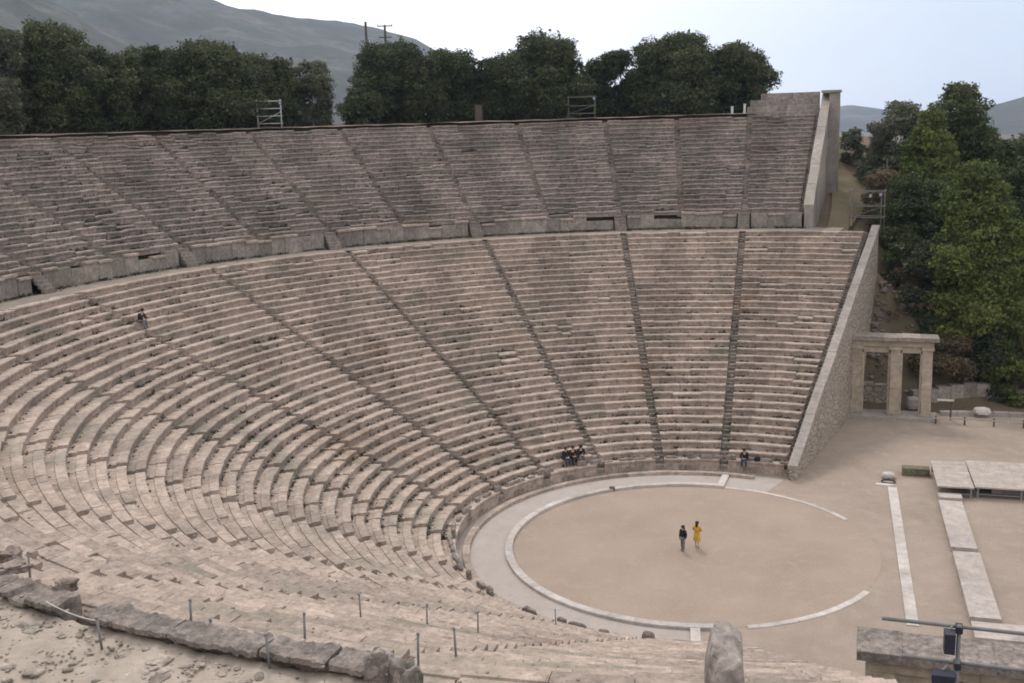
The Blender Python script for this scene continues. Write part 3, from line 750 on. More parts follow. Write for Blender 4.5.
for _ in range(800):
    k = rg.uniform(.5, 9.2); tuft(pt(k, RU0 - .48 - abs(rg.normal()) * .12, Z1 - .04), rg.uniform(.10, .24))
wp = bpy.data.objects.new('tmp', None); wp['_o'] = (0, 0, 0)
lv = leaves('weeds', M_leaf['weed'], wp, np.concatenate(P), np.concatenate(NN_), np.concatenate(SZ), np.concatenate(T), rg); lv.parent = None
bpy.data.objects.remove(wp); tag(lv, 'dark weeds growing in the joints of the stone rows', 'weeds', kind='stuff')
# small loose stones on the walkway and near rows (stuff)
mb = MB(); r2 = random.Random(21)
for _ in range(4200):
    k = r2.uniform(9.7, 11.5) if r2.random() < .92 else r2.uniform(.5, 9)
    r = r2.uniform(R1 - .1, RU0 + (1.8 if k > 9.6 else -.5)); s = r2.uniform(.010, .035) if r2.random() < .94 else r2.uniform(.04, .11); p = pt(k, r, walk_z(k) + max(0, r - RU0) * .33 + s * .2)
    mb.rock(p, (s * r2.uniform(.8, 1.5), s, s * .6), r2.random() * 90, .3, r2.uniform(0, 3), 1)
for _ in range(1500):
    k = r2.uniform(9.0, 11.8); i = r2.randrange(10, NL); s = r2.uniform(.012, .05); p = pt(k, R0 + i * TL + r2.uniform(.05, .7), Z0 + (i + 1) * HL - .02)
    mb.rock(p, (s * 1.2, s, s * .6), r2.random() * 90, .3, r2.uniform(0, 3), 1)
for _ in range(1300):
    k = r2.uniform(9.75, 11.6); r = r2.uniform(R1 + .1, RU0 + 5); sz = min(.22, .04 + r2.expovariate(20)); p = pt(k, r, walk_z(k) + max(0, r - RU0) * .40 + r2.uniform(-.02, .02))
    mb.rock(p, (sz, sz * r2.uniform(.4, .9), sz * r2.uniform(.2, .45)), r2.random() * 90, .35, r2.uniform(0, 3), 2 if sz > .12 else 1)
tag(mb.build('loose_gravel', M_gravel), 'loose stones scattered on the walkway and worn near rows', 'gravel', kind='stuff')

# ------------------------------------------------------------------ bench backs along the near edge of the walkway
BB = [(9.98, 10.24, 'rounded reddish bench stone at the left edge of the foreground'), (10.25, 10.405, 'dark hollowed bench back left of the gap in the foreground ledge'),
      (10.475, 10.655, 'bench back just right of the dark gap in the foreground ledge'), (10.66, 10.83, 'long bench back in the middle of the foreground ledge'),
      (10.835, 10.95, 'bench back with pale crust, second from the right in the foreground ledge'), (10.955, 11.04, 'last bench back of the foreground ledge, beside the two upright rocks')]
for q, (a, b, lab) in enumerate(BB):
    mb = MB(); rg = random.Random(q + 31); n = 44; prof = [(-.40, -.5), (-.40, .0), (-.36, .035), (-.1, .05), (.24, .06), (.32, .045), (.34, -.05), (.24, -.12), (.16, -.22), (.13, -.62), (.0, -.62)]
    o = thing('bench_back', lab, 'bench', tuple(pt((a + b) / 2, R1 - .4, Z1)), 'bench backs along the foreground ledge')
    if q == 1: sink = .05
    for j in range(n + 1):
        k = a + (b - a) * j / n; e = (1.0 if 1 < j < n - 1 else .85) + .14 * mnoise.noise((k * 26, q * 3.0, 1)) + .08 * mnoise.noise((k * 90, q, 4))
        for (u, w) in prof:
            p = pt(k, R1 - .44 + u * e + .03 * mnoise.noise((k * 30, u * 4, q)), Z1 + w * e + .07 * mnoise.noise((k * 22, u * 5, q + 9)) + .05 * mnoise.noise((k * 95, u * 9, q + 2)) + .025 * abs(mnoise.noise((k * 210, u * 15, q))) - (.12 if q == 1 and 9 < j < 22 and u > -.2 else 0)); mb.v.append(tuple(p))
    m = len(prof)
    mb.f = [(j * m + t, (j + 1) * m + t, (j + 1) * m + (t + 1) % m, j * m + (t + 1) % m) for j in range(n) for t in range(m)] + [tuple(range(m)), tuple(n * m + t for t in range(m - 1, -1, -1))]
    mb.build('stone_seat_back', M_rock, o)
for (x, y, z, s, rot, lab) in ((-10.35, -36.75, 13.15, (.27, .24, .2), .3, 'rounded brown boulder at the left edge above the ledge'),
        (-9.2, -37.9, 13.5, (.36, .24, .11), .9, 'flat reddish stone below the rounded boulder at the left edge'),
        (-7.35, -38.3, 13.45, (.24, .17, .15), .5, 'small rounded brown stone in front of the hollowed bench back'),
        (.70, -39.72, 13.25, (.22, .2, .42), .2, 'light upright rock at the right end of the foreground ledge'),
        (1.28, -39.78, 13.2, (.25, .22, .42), .8, 'dark pointed upright rock at the bottom edge, right of a lighter one')):
    mb = MB(); mb.rock((0, 0, 0), s, x, .42, rot, 4)
    tag(mb.build('boulder', M_back if 'reddish' in lab or 'brown' in lab else M_pier, smooth=False), lab, 'rock').location = (x, y, z)
# upright rounded stone pier at the end of the near upper wall
mb = MB(); p = pt(11.53, RU0 + .35)
mb.rock((0, 0, 0), (.62, .26, 1.40), 4.4, .09, math.atan2(dNU.y, dNU.x), 5)
for i, v in enumerate(mb.v):
    q = Vector(v); q.x *= 1.0; w_ = max(0, abs(q.z) / 1.42 - .0); q.x *= 1 + .35 * w_ ** 4; q.y *= 1 + .55 * w_ ** 4; d = .025 * mnoise.noise(q * 3.0) + .03 * mnoise.noise(q * 8) + .03 * abs(mnoise.noise(q * 17)) + .015 * mnoise.noise(q * 40); mb.v[i] = tuple(q + q.normalized() * d)
ob = mb.build('stone_pier', M_pier, smooth=True); ob.location = (7.24, -42.35, 14.72)
tag(ob, 'tall rounded weathered stone pier standing at the bottom edge of the picture', 'stone pier')
# small loose blocks near the orchestra edge
for (x, y, s, lab) in ((-1.6, -12.35, .22, 'dark round stone lying at the near edge of the paved gutter'), (1.15, -11.7, .16, 'small dark stone beside the near cross kerb'), (-6.2, 7.75, .17, 'small stone on the kerb at the far left of the orchestra')):
    mb = MB(); mb.rock((0, 0, 0), (s * 1.2, s, s), x + 9, .25, .4)
    tag(mb.build('boulder', M_moss), lab, 'rock').location = (x, y, s * .7)

# ------------------------------------------------------------------ rope barrier on the near side
POSTS = [ # x, y, height, label
 (-5.0, -40.11, .66, 'grey rope post standing foremost on the walkway at lower left'), (-1.39, -39.95, .70, 'grey rope post at the bottom edge in front of the ledge'),
 (-3.28, -39.0, .50, 'short thick rope post just behind the ledge, right one of a close pair'), (-4.3, -38.23, .45, 'short thin rope post behind the ledge, left one of a close pair'),
 (-9.27, -37.32, .62, 'rope post above the rounded boulder at the left edge'), (-5.03, -29.3, .72, 'rope post on the worn near rows, left one of the row of three'),
 (-3.91, -27.06, .68, 'rope post on the worn near rows left of the end stair'), (-2.17, -27.17, .66, 'rope post on the worn near rows, right of the middle post'),
 (1.1, -36.94, .62, 'rope post on the rows right of the dark pointed rock'), (1.0, -38.6, .55, 'rope post directly behind the dark pointed rock'),
 (-1.91, -37.77, .6, 'rope post between the close pair and the dark pointed rock'), (-3.33, -14.94, .72, 'small rope post close to the orchestra gutter')]
tops = []
for x, y, h, lab in POSTS:
    r, k = plan(x, y); z = seat_z(r) - .03 if r < 38.6 else walk_z(k)
    o = thing('rope_post', lab, 'post', (x, y, z), 'rope posts on the near side')
    lx, ly = rnd.uniform(-.03, .03), rnd.uniform(-.03, .03)
    mb = MB(); mb.tube([(x, y, z - .1), (x + lx, y + ly, z + h)], .026, 8); mb.build('shaft', M_post, o, True)
    mb = MB(); mb.tube([(x + lx, y + ly, z + h - .005), (x + lx * 1.05, y + ly * 1.05, z + h + .035)], [.034, .024], 8); mb.build('cap', M_post, o, True)
    mb = MB(); mb.tube([(x + lx, y + ly + .02, z + h - .07), (x + lx, y + ly + .06, z + h - .05), (x + lx, y + ly + .02, z + h - .03)], .008, 5); mb.build('eyelet', M_post, o, True)
    tops.append(Vector((x + lx, y + ly, z + h - .05)))
def rope(a, b, sag, lab):
    mb = MB(); n = 16; mb.tube([a.lerp(b, i / n) - Vector((0, 0, sag * 4 * (i / n) * (1 - i / n))) for i in range(n + 1)], .011, 6)
    tag(mb.build('barrier_rope', M_rope, smooth=True), lab, 'rope')
rope(Vector((-6.75, -39.55, 13.72)), tops[0], .06, 'pale rope strung across the dark gap to the foremost post')

# ------------------------------------------------------------------ gates
def gate(x0, x1, y, sgn, label, mat):
    """three pillars, lintels, cornice and base; sgn = +1 faces the far side"""
    o = thing('gate', label, 'gate', ((x0 + x1) / 2, y, 0)); W = x1 - x0; H = 5.35; D = .5
    pil = [(x0, x0 + .72), (x0 + W * .54 - .36, x0 + W * .54 + .36), (x1 - .72, x1)]
    for a, b in pil:
        mb = MB(); zz = .34; r3 = random.Random(int(a * 31))
        for c in range(5):
            h = (H - .34) / 5; e = r3.uniform(-.025, .025); mb.box(a + e, b + e, y - D, y + D, zz + .008, zz + h - .008, None, .012); zz += h
        p = mb.build('pillar', mat, o)
        mb = MB(); mb.box(a - .09, b + .09, y - D - .09, y + D + .09, H + .003, H + .24, None, .006); mb.build('capital', mat, p, origin=None) if False else mb.build('capital', mat, o)
        mb = MB(); mb.box(a - .1, b + .1, y - D - .1, y + D + .1, .243, .337, None, .005); mb.build('pillar_base', M_cop, o)
    for (a, b) in ((pil[0][1], pil[1][0]), (pil[1][1], pil[2][0])):
        mb = MB(); mb.box(a + .1, b - .1, y - .36, y + .36, H - .25, H + .2, None, .006)
        mb.box(a + .004, a + .16, y - .36, y + .36, .25, H - .254, None, .004); mb.box(b - .14, b - .004, y - .36, y + .36, .25, H - .254, None, .004)
        mb.build('door_frame', mat, o)
    mb = MB(); mb.box(x0 - .06, x0 + W * .54 - .005, y - D - .04, y + D + .04, H + .245, H + .72, None, .008); mb.box(x0 + W * .54 + .005, x1 + .06, y - D - .04, y + D + .04, H + .245, H + .72, None, .008); mb.build('lintel', mat, o)
    mb = MB(); n = 5
    for i in range(n): mb.box(x0 - .38 + (W + .76) * i / n + .006, x0 - .38 + (W + .76) * (i + 1) / n - .006, y - D - .38, y + D + .38, H + .724, H + 1.02 + rnd.uniform(-.02, .02), None, .015)
    mb.build('cornice', M_wall if sgn > 0 else M_rock, o)
    mb = MB(); mb.box(x0 - .5, x1 + .5, y - D - .55, y + D + .55, -.1, .236, None, .01); mb.build('base_step', M_cop, o)
    return o
gate(7.72, 13.45, 29.3, 1, 'ochre stone double gateway beyond the far end of the seating', M_ochre)
gate(9.25, 15.3, -22.0, -1, 'near gateway with broad grey top at the lower right corner', M_ochre)
# low walls and things beside the far passage
def wallrun(name, label, pts, h, th, mat, foot=None):
    mb = MB(); r3 = random.Random(len(label))
    for (xa, ya), (xb, yb) in zip(pts, pts[1:]):
        L = math.hypot(xb - xa, yb - ya); n = max(1, round(L / 1.1)); a = math.atan2(yb - ya, xb - xa)
        for i in range(n):
            z = terr(xa + (xb - xa) * (i + .5) / n, ya + (yb - ya) * (i + .5) / n)
            M = Matrix.Translation((xa, ya, 0)) @ Matrix.Rotation(a, 4, 'Z')
            mb.box(L * i / n + .01, L * (i + 1) / n - .01, -th / 2, th / 2, z - .6, z + h + r3.uniform(-.07, .05), M, .02)
    return tag(mb.build(name, mat), label, 'wall')
wallrun('low_wall', 'long low grey stone wall behind the gate at the foot of the trees', [(12.2, 33.2), (16, 34.6), (21, 36.2), (28, 38.4)], .9, .7, M_wall)
wallrun('low_wall', 'low pale kerb wall right of the gate in front of the brown terrace', [(14.2, 30.6), (18, 31.0), (26, 31.8)], .35, .5, M_cop)
wallrun('low_wall', 'short stone block wall seen through the gate openings', [(8.3, 32.6), (11.4, 33.0)], 1.2, .8, M_rubble)
mb = MB(); mb.rock((0, 0, 0), (.55, .4, .55), 2.2, .1, .2); tag(mb.build('stone_block', M_cop), 'squarish pale block seen through the right gate opening', 'block').location = (12.3, 31.9, .45)
sp = thing('sign_post', 'small signpost with pale board right of the far gate', 'sign', (14.9, 29.2, 0))
mb = MB(); mb.box(14.84, 14.96, 29.14, 29.26, -.1, 1.5); mb.build('post', M_dark, sp)
mb = MB(); mb.box(13.9, 15.1, 28.9, 29.4, 1.503, 1.56, None, .01); mb.build('board', M_wood, sp)
mb = MB(); mb.rock((0, 0, 0), (.62, .4, .3), 6.1, .12, .1); tag(mb.build('stone_block', M_marble), 'white stone block lying on the kerb wall at the right edge', 'block').location = (17.2, 30.6, .45)
fn = thing('railing', 'low thin rail with short posts in front of the brown terrace', 'railing', (14, 28.0, 0))
for i in range(6):
    mb = MB(); x = 13.8 + i * 2.0; mb.box(x - .06, x + .06, 27.9, 28.02, -.1, .62, None, .01); mb.build('post', M_dark, fn)
mb = MB(); mb.box(13.6, 24, 27.86, 27.895, .42, .52); mb.build('rail', M_wood, fn)
# ------------------------------------------------------------------ stage
def sk(x, y): return x - .034 * y
M_slab = stone('pale slab', (.43, .37, .335), (.37, .32, .29), dark=.22, ochre=.1, island=.1, spots=.35, fine=.1, patch=.12)
M_tower = plain('dull steel tube', (.115, .105, .09), .8)
M_bright = plain('pale steel tube', (.36, .36, .35), .6)
def slab(name, label, cat, x0, x1, y0, y1, z0, z1, mat):
    mb = MB(); M = Matrix.Rotation(R_(1.95), 4, 'Z'); mb.box(x0, x1, y0, y1, z0, z1, M, .008)
    return tag(mb.build(name, mat), label, cat)
st = slab('threshold_strip', 'long narrow white stone strip across the ground before the stage', 'kerb', 10.72, 11.26, -7.45, 12.05, -.1, .045, M_marble)
def platform(label, x0, x1, y0, y1, z, legs):
    M = Matrix.Rotation(R_(1.95), 4, 'Z'); c = M @ Vector(((x0 + x1) / 2, (y0 + y1) / 2, 0)); o = thing('stage_platform', label, 'stage', tuple(c), 'raised stage platforms')
    mb = MB(); mb.box(x0, x1, y0, y1, z - .09, z, M, .006); mb.build('deck', M_wood, o)
    for (lx, ly) in legs: mb = MB(); mb.box(lx - .05, lx + .05, ly - .05, ly + .05, 0, z - .092, M); mb.build('leg', M_post, o)
    mb = MB(); mb.box(x0 + .1, x1 - .1, y0 + .08, y0 + .13, .22, .28, M); mb.box(x0 + .1, x1 - .1, y1 - .13, y1 - .08, .22, .28, M); mb.build('brace', M_metal, o)
    return o
platform('narrow pale stage platform at the left end of the stage', 13.48, 15.55, 10.7, 15.85, .72, [(13.6, 10.85), (15.4, 10.85), (13.6, 15.7), (15.4, 15.7)])
platform('wide pale stage platform on dark legs at the right edge', 15.62, 23.2, 10.9, 16.2, .74, [(15.8, 11.05), (18.2, 11.05), (20.6, 11.05), (23, 11.05), (15.8, 16), (23, 16)])
slab('crate', 'wooden crate under the front edge of the wide stage platform', 'crate', 16.7, 18.9, 12.0, 12.7, .0, .55, M_wood)
GP = 'pale slabs along the stage front'
tag(slab('stage_slab', 'smallest pale slab tucked under the narrow platform', 'slab', 13.5, 14.82, 9.75, 10.62, 0, .34, M_slab), group=GP)
tag(slab('stage_slab', 'long pale slab nearest the stage platforms', 'slab', 13.45, 14.76, 1.95, 9.35, 0, .30, M_slab), group=GP)
tag(slab('stage_slab', 'long pale slab in the middle of the stage front', 'slab', 13.47, 14.80, -6.55, 1.35, 0, .32, M_slab), group=GP)
tag(slab('stage_slab', 'pale slab nearest the near gateway', 'slab', 13.47, 16.2, -8.6, -6.95, 0, .30, M_slab), group=GP)
slab('planter', 'low dark mossy stone block left of the stage platforms', 'block', 11.7, 13.35, 14.45, 15.2, 0, .5, M_moss)
mb = MB(); mb.rock((0, 0, 0), (.42, .34, .22), 3.3, .1, .1); tag(mb.build('stone_block', M_marble), 'small white block at the far end of the white strip', 'block').location = (10.35, 14.1, .2)
mb = MB(); mb.tube([(10.35 + .42 * math.cos(t * .2618), 13.35 + .34 * math.sin(t * .2618), .05) for t in range(25)], .035, 6); tag(mb.build('hose_coil', M_black, smooth=True), 'dark coil lying in front of the small white block', 'coil')
mb = MB(); mb.box(9.6, 10.7, 12.55, 12.95, -.05, .05, None, .01); tag(mb.build('paving_stone', M_marble), 'flat white stone at the head of the white strip', 'paving')

# ------------------------------------------------------------------ scaffolds, poles
def scaffold(label, c, wx, wy, h, yaw, levels, mat, deck=None, lamps=0):
    o = thing('scaffold', label, 'scaffold', c, 'lighting scaffolds'); M = Matrix.Translation(c) @ Matrix.Rotation(yaw, 4, 'Z')
    for sx in (-1, 1):
        for sy in (-1, 1):
            mb = MB(); mb.tube([M @ Vector((sx * wx / 2, sy * wy / 2, -.3)), M @ Vector((sx * wx / 2, sy * wy / 2, h))], .042, 8); mb.build('upright', mat, o, True)
    for z in levels:
        for a, b in (((-1, -1), (1, -1)), ((-1, 1), (1, 1)), ((-1, -1), (-1, 1)), ((1, -1), (1, 1))):
            mb = MB(); mb.tube([M @ Vector((a[0] * (wx / 2 + .1), a[1] * (wy / 2 + .03), z)), M @ Vector((b[0] * (wx / 2 + .1), b[1] * (wy / 2 + .03), z))], .038, 8); mb.build('rail', mat, o, True)
    mb = MB(); mb.tube([M @ Vector((-wx / 2, -wy / 2 - .05, levels[0])), M @ Vector((wx / 2, -wy / 2 - .05, levels[-1] * .6))], .03, 6); mb.build('brace', mat, o, True)
    if deck: mb = MB(); mb.box(-wx / 2, wx / 2, -wy / 2, wy / 2, deck, deck + .06, M); mb.build('deck', M_wood, o)
    for i in range(lamps):
        x = wx * (.5 - .32 * i); z = levels[-1] - .35 - i * .1
        mb = MB(); mb.box(x - .14, x + .14, -wy / 2 - .32, -wy / 2 - .06, z, z + .3, M); l = mb.build('floodlight', M_black, o)
        mb = MB(); mb.box(x - .11, x + .11, -wy / 2 - .335, -wy / 2 - .322, z + .03, z + .27, M); mb.build('lens', M_glass, l)
    return o
x, y, t = along(286, 59.9); scaffold('pale metal scaffold tower above the top row, left of the earth gap', (x, y, ZU1 + .2), 2.2, 1.4, 2.75, R_(28), [.5, 1.2, 1.9, 2.6], M_bright, None, 1)
x, y, t = along(586, 60.4); scaffold('dull green scaffold platform between evergreens above the top row', (x, y, ZU1 + .2), 2.7, 1.6, 2.4, R_(10), [.6, 1.4, 2.3], M_green, 2.25, 1)
scaffold('metal lighting scaffold at the far end of the walkway between the tiers', (8.35, 38.35, Z1), 2.5, 1.3, 3.35, R_(-12), [1.1, 2.0, 3.2], M_tower, None, 2)
# near one: two rails that reach past the upright, with two floodlights
o = thing('scaffold', 'lighting scaffold with dark floodlights crossing the lower right corner', 'scaffold', (11.2, -41.1, 13.2), 'lighting scaffolds')
for (xx, yy, zt) in ((10.24, -41.1, 16.06), (12.3, -41.1, 16.06), (10.24, -42.5, 15.6), (12.3, -42.5, 15.6)):
    mb = MB(); mb.tube([(xx, yy, 12.6), (xx, yy, zt)], .03, 10); mb.build('upright', M_metal, o, True)
for (xa, xb, yy, zz) in ((9.24, 12.5, -41.05, 16.0), (9.52, 12.5, -41.04, 15.46), (10.1, 12.5, -42.5, 15.5), (10.1, 12.5, -42.5, 14.3)):
    mb = MB(); mb.tube([(xa, yy + .04, zz), (xb, yy + .05, zz - .01)], .027, 10); mb.build('rail', M_metal, o, True)
for (xx, zz, sx, sz) in ((10.12, 15.84, .07, .145), (10.06, 15.3, .15, .07)):
    mb = MB(); mb.box(xx - sx, xx + sx, -41.27, -41.08, zz - sz, zz + sz, None, .004); l = mb.build('floodlight', M_black, o)
    mb = MB(); mb.box(xx - sx * .8, xx + sx * .8, -41.077, -41.062, zz - sz * .8, zz + sz * .8); mb.build('lens', M_glass, l)
    mb = MB(); mb.tube([(xx, -41.1, zz + sz), (xx + .05, -41.05, zz + sz + .05)], .015, 6); mb.build('bracket', M_post, l)
for (xx, zz) in ((10.24, 16.0), (10.24, 15.46)):
    mb = MB(); mb.box(xx - .045, xx + .045, -41.15, -40.99, zz - .045, zz + .045); mb.build('clamp', M_black, o)
def upole(px, rr, ty, arms, lab):
    x, y, t = along(px, rr); z = terr(x, y); zt = CAM.z + (hor(px) - ty) * t / FPX
    o = thing('utility_pole', lab, 'pole', (x, y, z)); mb = MB(); mb.tube([(x, y, z - .5), (x, y, zt)], [.2, .15], 10); mb.build('shaft', M_pole, o, True)
    a = px2az(px) + math.pi / 2; d = Vector((math.cos(a), math.sin(a), 0))
    for dz, L in arms:
        mb = MB(); c = Vector((x, y, zt - dz)); mb.tube([c - d * L, c + d * L], .075, 6); arm = mb.build('crossarm', M_pole, o)
        for s in (-.9, 0, .9): mb = MB(); q = c + d * L * s; mb.tube([q + Vector((0, 0, .05)), q + Vector((0, 0, .3))], [.05, .03], 6); mb.build('insulator', M_post, arm)
upole(383, 86, 28, [], 'plain dark utility pole, taller left one of two behind the trees')
upole(401, 92, 31, [(.1, 1.0), (1.5, .8)], 'utility pole with crossarms, right one of two behind the trees')
x, y, t = along(487, 60.2); bx = thing('bollard', 'dark upright box on the bank left of the tall rounded evergreen', 'box', (x, y, ZU1 + .1))
mb = MB(); mb.box(x - .33, x + .33, y - .25, y + .25, ZU1, ZU1 + 1.9, None, .02); mb.build('cabinet', M_dark, bx); mb = MB(); mb.box(x - .38, x + .38, y - .3, y + .3, ZU1 + 1.903, ZU1 + 2.0, None, .01); mb.build('lid', M_dark, bx)
for i, (px, lab) in enumerate(((730, 'small white post under the rightmost evergreen, left one of two'), (742, 'small white post under the rightmost evergreen, right one of two'))):
    x, y, t = along(px, 60.6); mb = MB(); mb.box(x - .1, x + .1, y - .1, y + .1, ZU1 - .1, ZU1 + .95 + i * .2, None, .03); mb.box(x - .14, x + .14, y - .14, y + .14, ZU1 + .97 + i * .2, ZU1 + 1.05 + i * .2, None, .01)
    tag(mb.build('marker_post', M_white), lab, 'post')

# ------------------------------------------------------------------ people
def skinobj(name, verts, edges, mat, parent, sub=1, root=0):
    me = bpy.data.meshes.new(name); me.from_pydata([v[:3] for v in verts], edges, [])
    ob = bpy.data.objects.new(name, me); COL.objects.link(ob); ob.parent = parent
    m = ob.modifiers.new('skin', 'SKIN'); m.use_smooth_shade = True
    if not me.skin_vertices: bm = bmesh.new(); bm.from_mesh(me); bm.verts.layers.skin.verify(); bm.to_mesh(me); bm.free()
    for i, v in enumerate(verts): 
        r = v[3]; r = r if hasattr(r, '__len__') else (r, r); me.skin_vertices[0].data[i].radius = r; me.skin_vertices[0].data[i].use_root = (i == root)
    s = ob.modifiers.new('sub', 'SUBSURF'); s.levels = sub; s.render_levels = sub
    me.materials.append(mat); return ob
def person(label, loc, yaw, pose, mats, S=1.0, group=None, extra=None):
    """pose: joint dict in metres, person looks along +Y; body is one skinned surface"""
    o = thing('person', label, 'person', loc, group); o.rotation_euler.z = yaw; o.scale = (S, S, S)
    J = {k: Vector(v) for k, v in pose.items()}
    V, E, ix = [], [], {}
    def add(n, p, r, par=None):
        ix[n] = len(V); V.append((p.x, p.y, p.z, r))
        if par is not None: E.append((ix[par], ix[n]))
    add('pelvis', J['pelvis'], (.135, .105)); add('waist', J['pelvis'].lerp(J['chest'], .45), (.115, .09), 'pelvis'); add('chest', J['chest'], (.135, .10), 'waist')
    nd = (J['head'] - J['neck']).normalized()
    add('neck', J['neck'], .052, 'chest'); add('skull', J['neck'] + nd * .10, .062, 'neck'); add('head', J['head'], .092, 'skull'); add('crown', J['head'] + nd * .07, .075, 'head')
    fwd = Vector(pose.get('look', (0, 1, 0))).normalized(); side = fwd.cross(nd).normalized()
    add('nose', J['head'] - nd * .015 + fwd * .105, .014, 'head')
    for s, sx in (('l', -1), ('r', 1)):
        add('ear' + s, J['head'] + side * sx * .095 - nd * .01, .018, 'head')
        add('sh' + s, J['sh' + s], .058, 'chest'); add('el' + s, J['el' + s], .040, 'sh' + s); add('wr' + s, J['wr' + s], .027, 'el' + s)
        hd = (J['wr' + s] - J['el' + s]).normalized(); hx = hd.cross(Vector((0, .3, 1))).normalized()
        add('palm' + s, J['wr' + s] + hd * .07, (.036, .018), 'wr' + s)
        for f in range(4):
            b = J['wr' + s] + hd * .10 + hx * (f - 1.5) * .021; c = (.032, .04, .036, .026)[f]
            add('f%d%s' % (f, s), b, .009, 'palm' + s); add('g%d%s' % (f, s), b + hd * c + fwd * .006, .008, 'f%d%s' % (f, s)); add('h%d%s' % (f, s), b + hd * c * 1.75 + fwd * .02, .007, 'g%d%s' % (f, s))
        add('t' + s, J['wr' + s] + hd * .05 + hx * .045 * sx, .010, 'palm' + s); add('u' + s, J['wr' + s] + hd * .09 + hx * .06 * sx, .009, 't' + s)
        add('hip' + s, J['hip' + s], .085, 'pelvis'); add('kn' + s, J['kn' + s], .058, 'hip' + s); add('calf' + s, J['kn' + s].lerp(J['an' + s], .35), .055, 'kn' + s); add('an' + s, J['an' + s], .036, 'calf' + s)
        tf = J['an' + s] + Vector((J['an' + s].x * 0, .0, 0)) + Vector(pose.get('foot', (0, .15, -.05))); add('toe' + s, tf, (.04, .025), 'an' + s)
    skinobj('body', V, E, M_skin, o)
    def garment(name, chain, mat, grow):
        vv, ee = [], []; m = {}
        for (a, b) in chain:
            for q in (a, b):
                if q not in m:
                    p = V[ix[q]]; r = p[3]; r = r if hasattr(r, '__len__') else (r, r); m[q] = len(vv); vv.append((p[0], p[1], p[2], (r[0] + grow, r[1] + grow)))
            ee.append((m[a], m[b]))
        return skinobj(name, vv, ee, mat, o)
    top = [('pelvis', 'waist'), ('waist', 'chest'), ('chest', 'shl'), ('chest', 'shr'), ('shl', 'ell'), ('shr', 'elr'), ('ell', 'wrl'), ('elr', 'wrr')]
    if not mats.get('sleeves', True): top = top[:6]
    garment(mats.get('topname', 'jacket'), top, mats['top'], mats.get('grow', .04))
    if mats.get('legs'):
        leg = [('pelvis', 'hipl'), ('pelvis', 'hipr'), ('hipl', 'knl'), ('hipr', 'knr'), ('knl', 'calfl'), ('knr', 'calfr'), ('calfl', 'anl'), ('calfr', 'anr')]
        if mats.get('short'): leg = leg[:4]
        garment('trousers', leg, mats['legs'], .022)
    for s in 'lr': garment('shoe', [('an' + s, 'toe' + s)], M_shoe, .012)
    # hair cap
    mb = MB(); mb.rock(J['head'] + nd * .035 - fwd * .022, (.105, .112, .105), 1, .08, 0, 2)
    if mats.get('long'): mb.rock(J['neck'] + nd * .06 - fwd * .075, (.085, .05, .15), 2, .1, 0, 2)
    me = mb.build('hair', mats.get('hair', M_hair), None, True); me.parent = o
    mb = MB()
    for sx in (-1, 1): mb.rock(J['head'] + side * sx * .035 + nd * .012 + fwd * .088, (.013, .01, .01), 3, 0, 0, 1)
    e = mb.build('eyes', M_black, None, True); e.parent = o
    if extra: extra(o)
    return o
def stand(step=.0, arms=0):
    d = dict(pelvis=(0, 0, .92), chest=(0, .0, 1.27), neck=(0, .0, 1.44), head=(0, .02, 1.60), hipl=(-.09, 0, .87), hipr=(.09, 0, .87),
             knl=(-.095, .03 + step * .5, .48), knr=(.095, .02 - step * .3, .48), anl=(-.1, step, .08), anr=(.1, -step, .08),
             shl=(-.18, 0, 1.37), shr=(.18, 0, 1.37), ell=(-.23, -.03, 1.10), elr=(.23, -.03, 1.10), wrl=(-.22, .07, .88), wrr=(.22, .07, .88))
    if arms: d.update(ell=(-.25, .05, 1.13), wrl=(-.12, .24, 1.17), elr=(.24, .04, 1.12), wrr=(.14, .25, 1.10))
    return d
def sit(lean=.08, sp=.12):
    return dict(pelvis=(0, 0, .12), chest=(0, lean, .46), neck=(0, lean * 1.3, .62), head=(0, lean * 1.5 + .03, .78), hipl=(-.1, .03, .10), hipr=(.1, .03, .10),
             knl=(-sp, .44, .13), knr=(sp, .44, .15), anl=(-sp - .02, .40, -.29), anr=(sp + .02, .44, -.29),
             shl=(-.18, lean, .55), shr=(.18, lean, .55), ell=(-.25, lean + .12, .30), elr=(.25, lean + .12, .30), wrl=(-.1, .34, .24), wrr=(.1, .35, .24))
person('standing person in black top and pale trousers, left one of two on the sand', (-.27, -.88, .015), R_(150), stand(.05), dict(top=M_cblack, legs=M_cgrey, long=True, grow=.045), .84)
def dress(o):
    mb = MB(); n = 14; rings = [(1.30, .16, .115), (1.1, .15, .115), (.92, .185, .15), (.7, .215, .18), (.5, .24, .20)]
    for z, a, b in rings:
        for i in range(n): t = 2 * math.pi * i / n; w = 1 + .05 * math.sin(5 * t); mb.v.append((a * w * math.cos(t), b * w * math.sin(t), z))
    mb.f = [(j * n + i, j * n + (i + 1) % n, (j + 1) * n + (i + 1) % n, (j + 1) * n + i) for j in range(len(rings) - 1) for i in range(n)]
    q = mb.build('skirt', M_cyel, None, True); q.parent = o
person('standing person in a yellow dress facing away beside the person in black', (.39, -.28, .015), R_(-10), stand(.06, 1), dict(top=M_cyel, topname='dress_top', long=True, grow=.045), .88, None, dress)
def onrow(px_, py_):   # a seat from wedge number and row, or under a plan point
    if py_ == 1: p = pt(px_, R0 + TL + .18, Z0 + 2 * HL + .005); return p, math.atan2(-p.y, -p.x) - math.pi / 2, px_
    r, k = plan(px_, py_); i = max(0, math.floor((r - R0) / TL)); rr = R0 + i * TL + .18; p = pt(k, rr, Z0 + (i + 1) * HL + .005); return p, math.atan2(-p.y, -p.x) - math.pi / 2, k
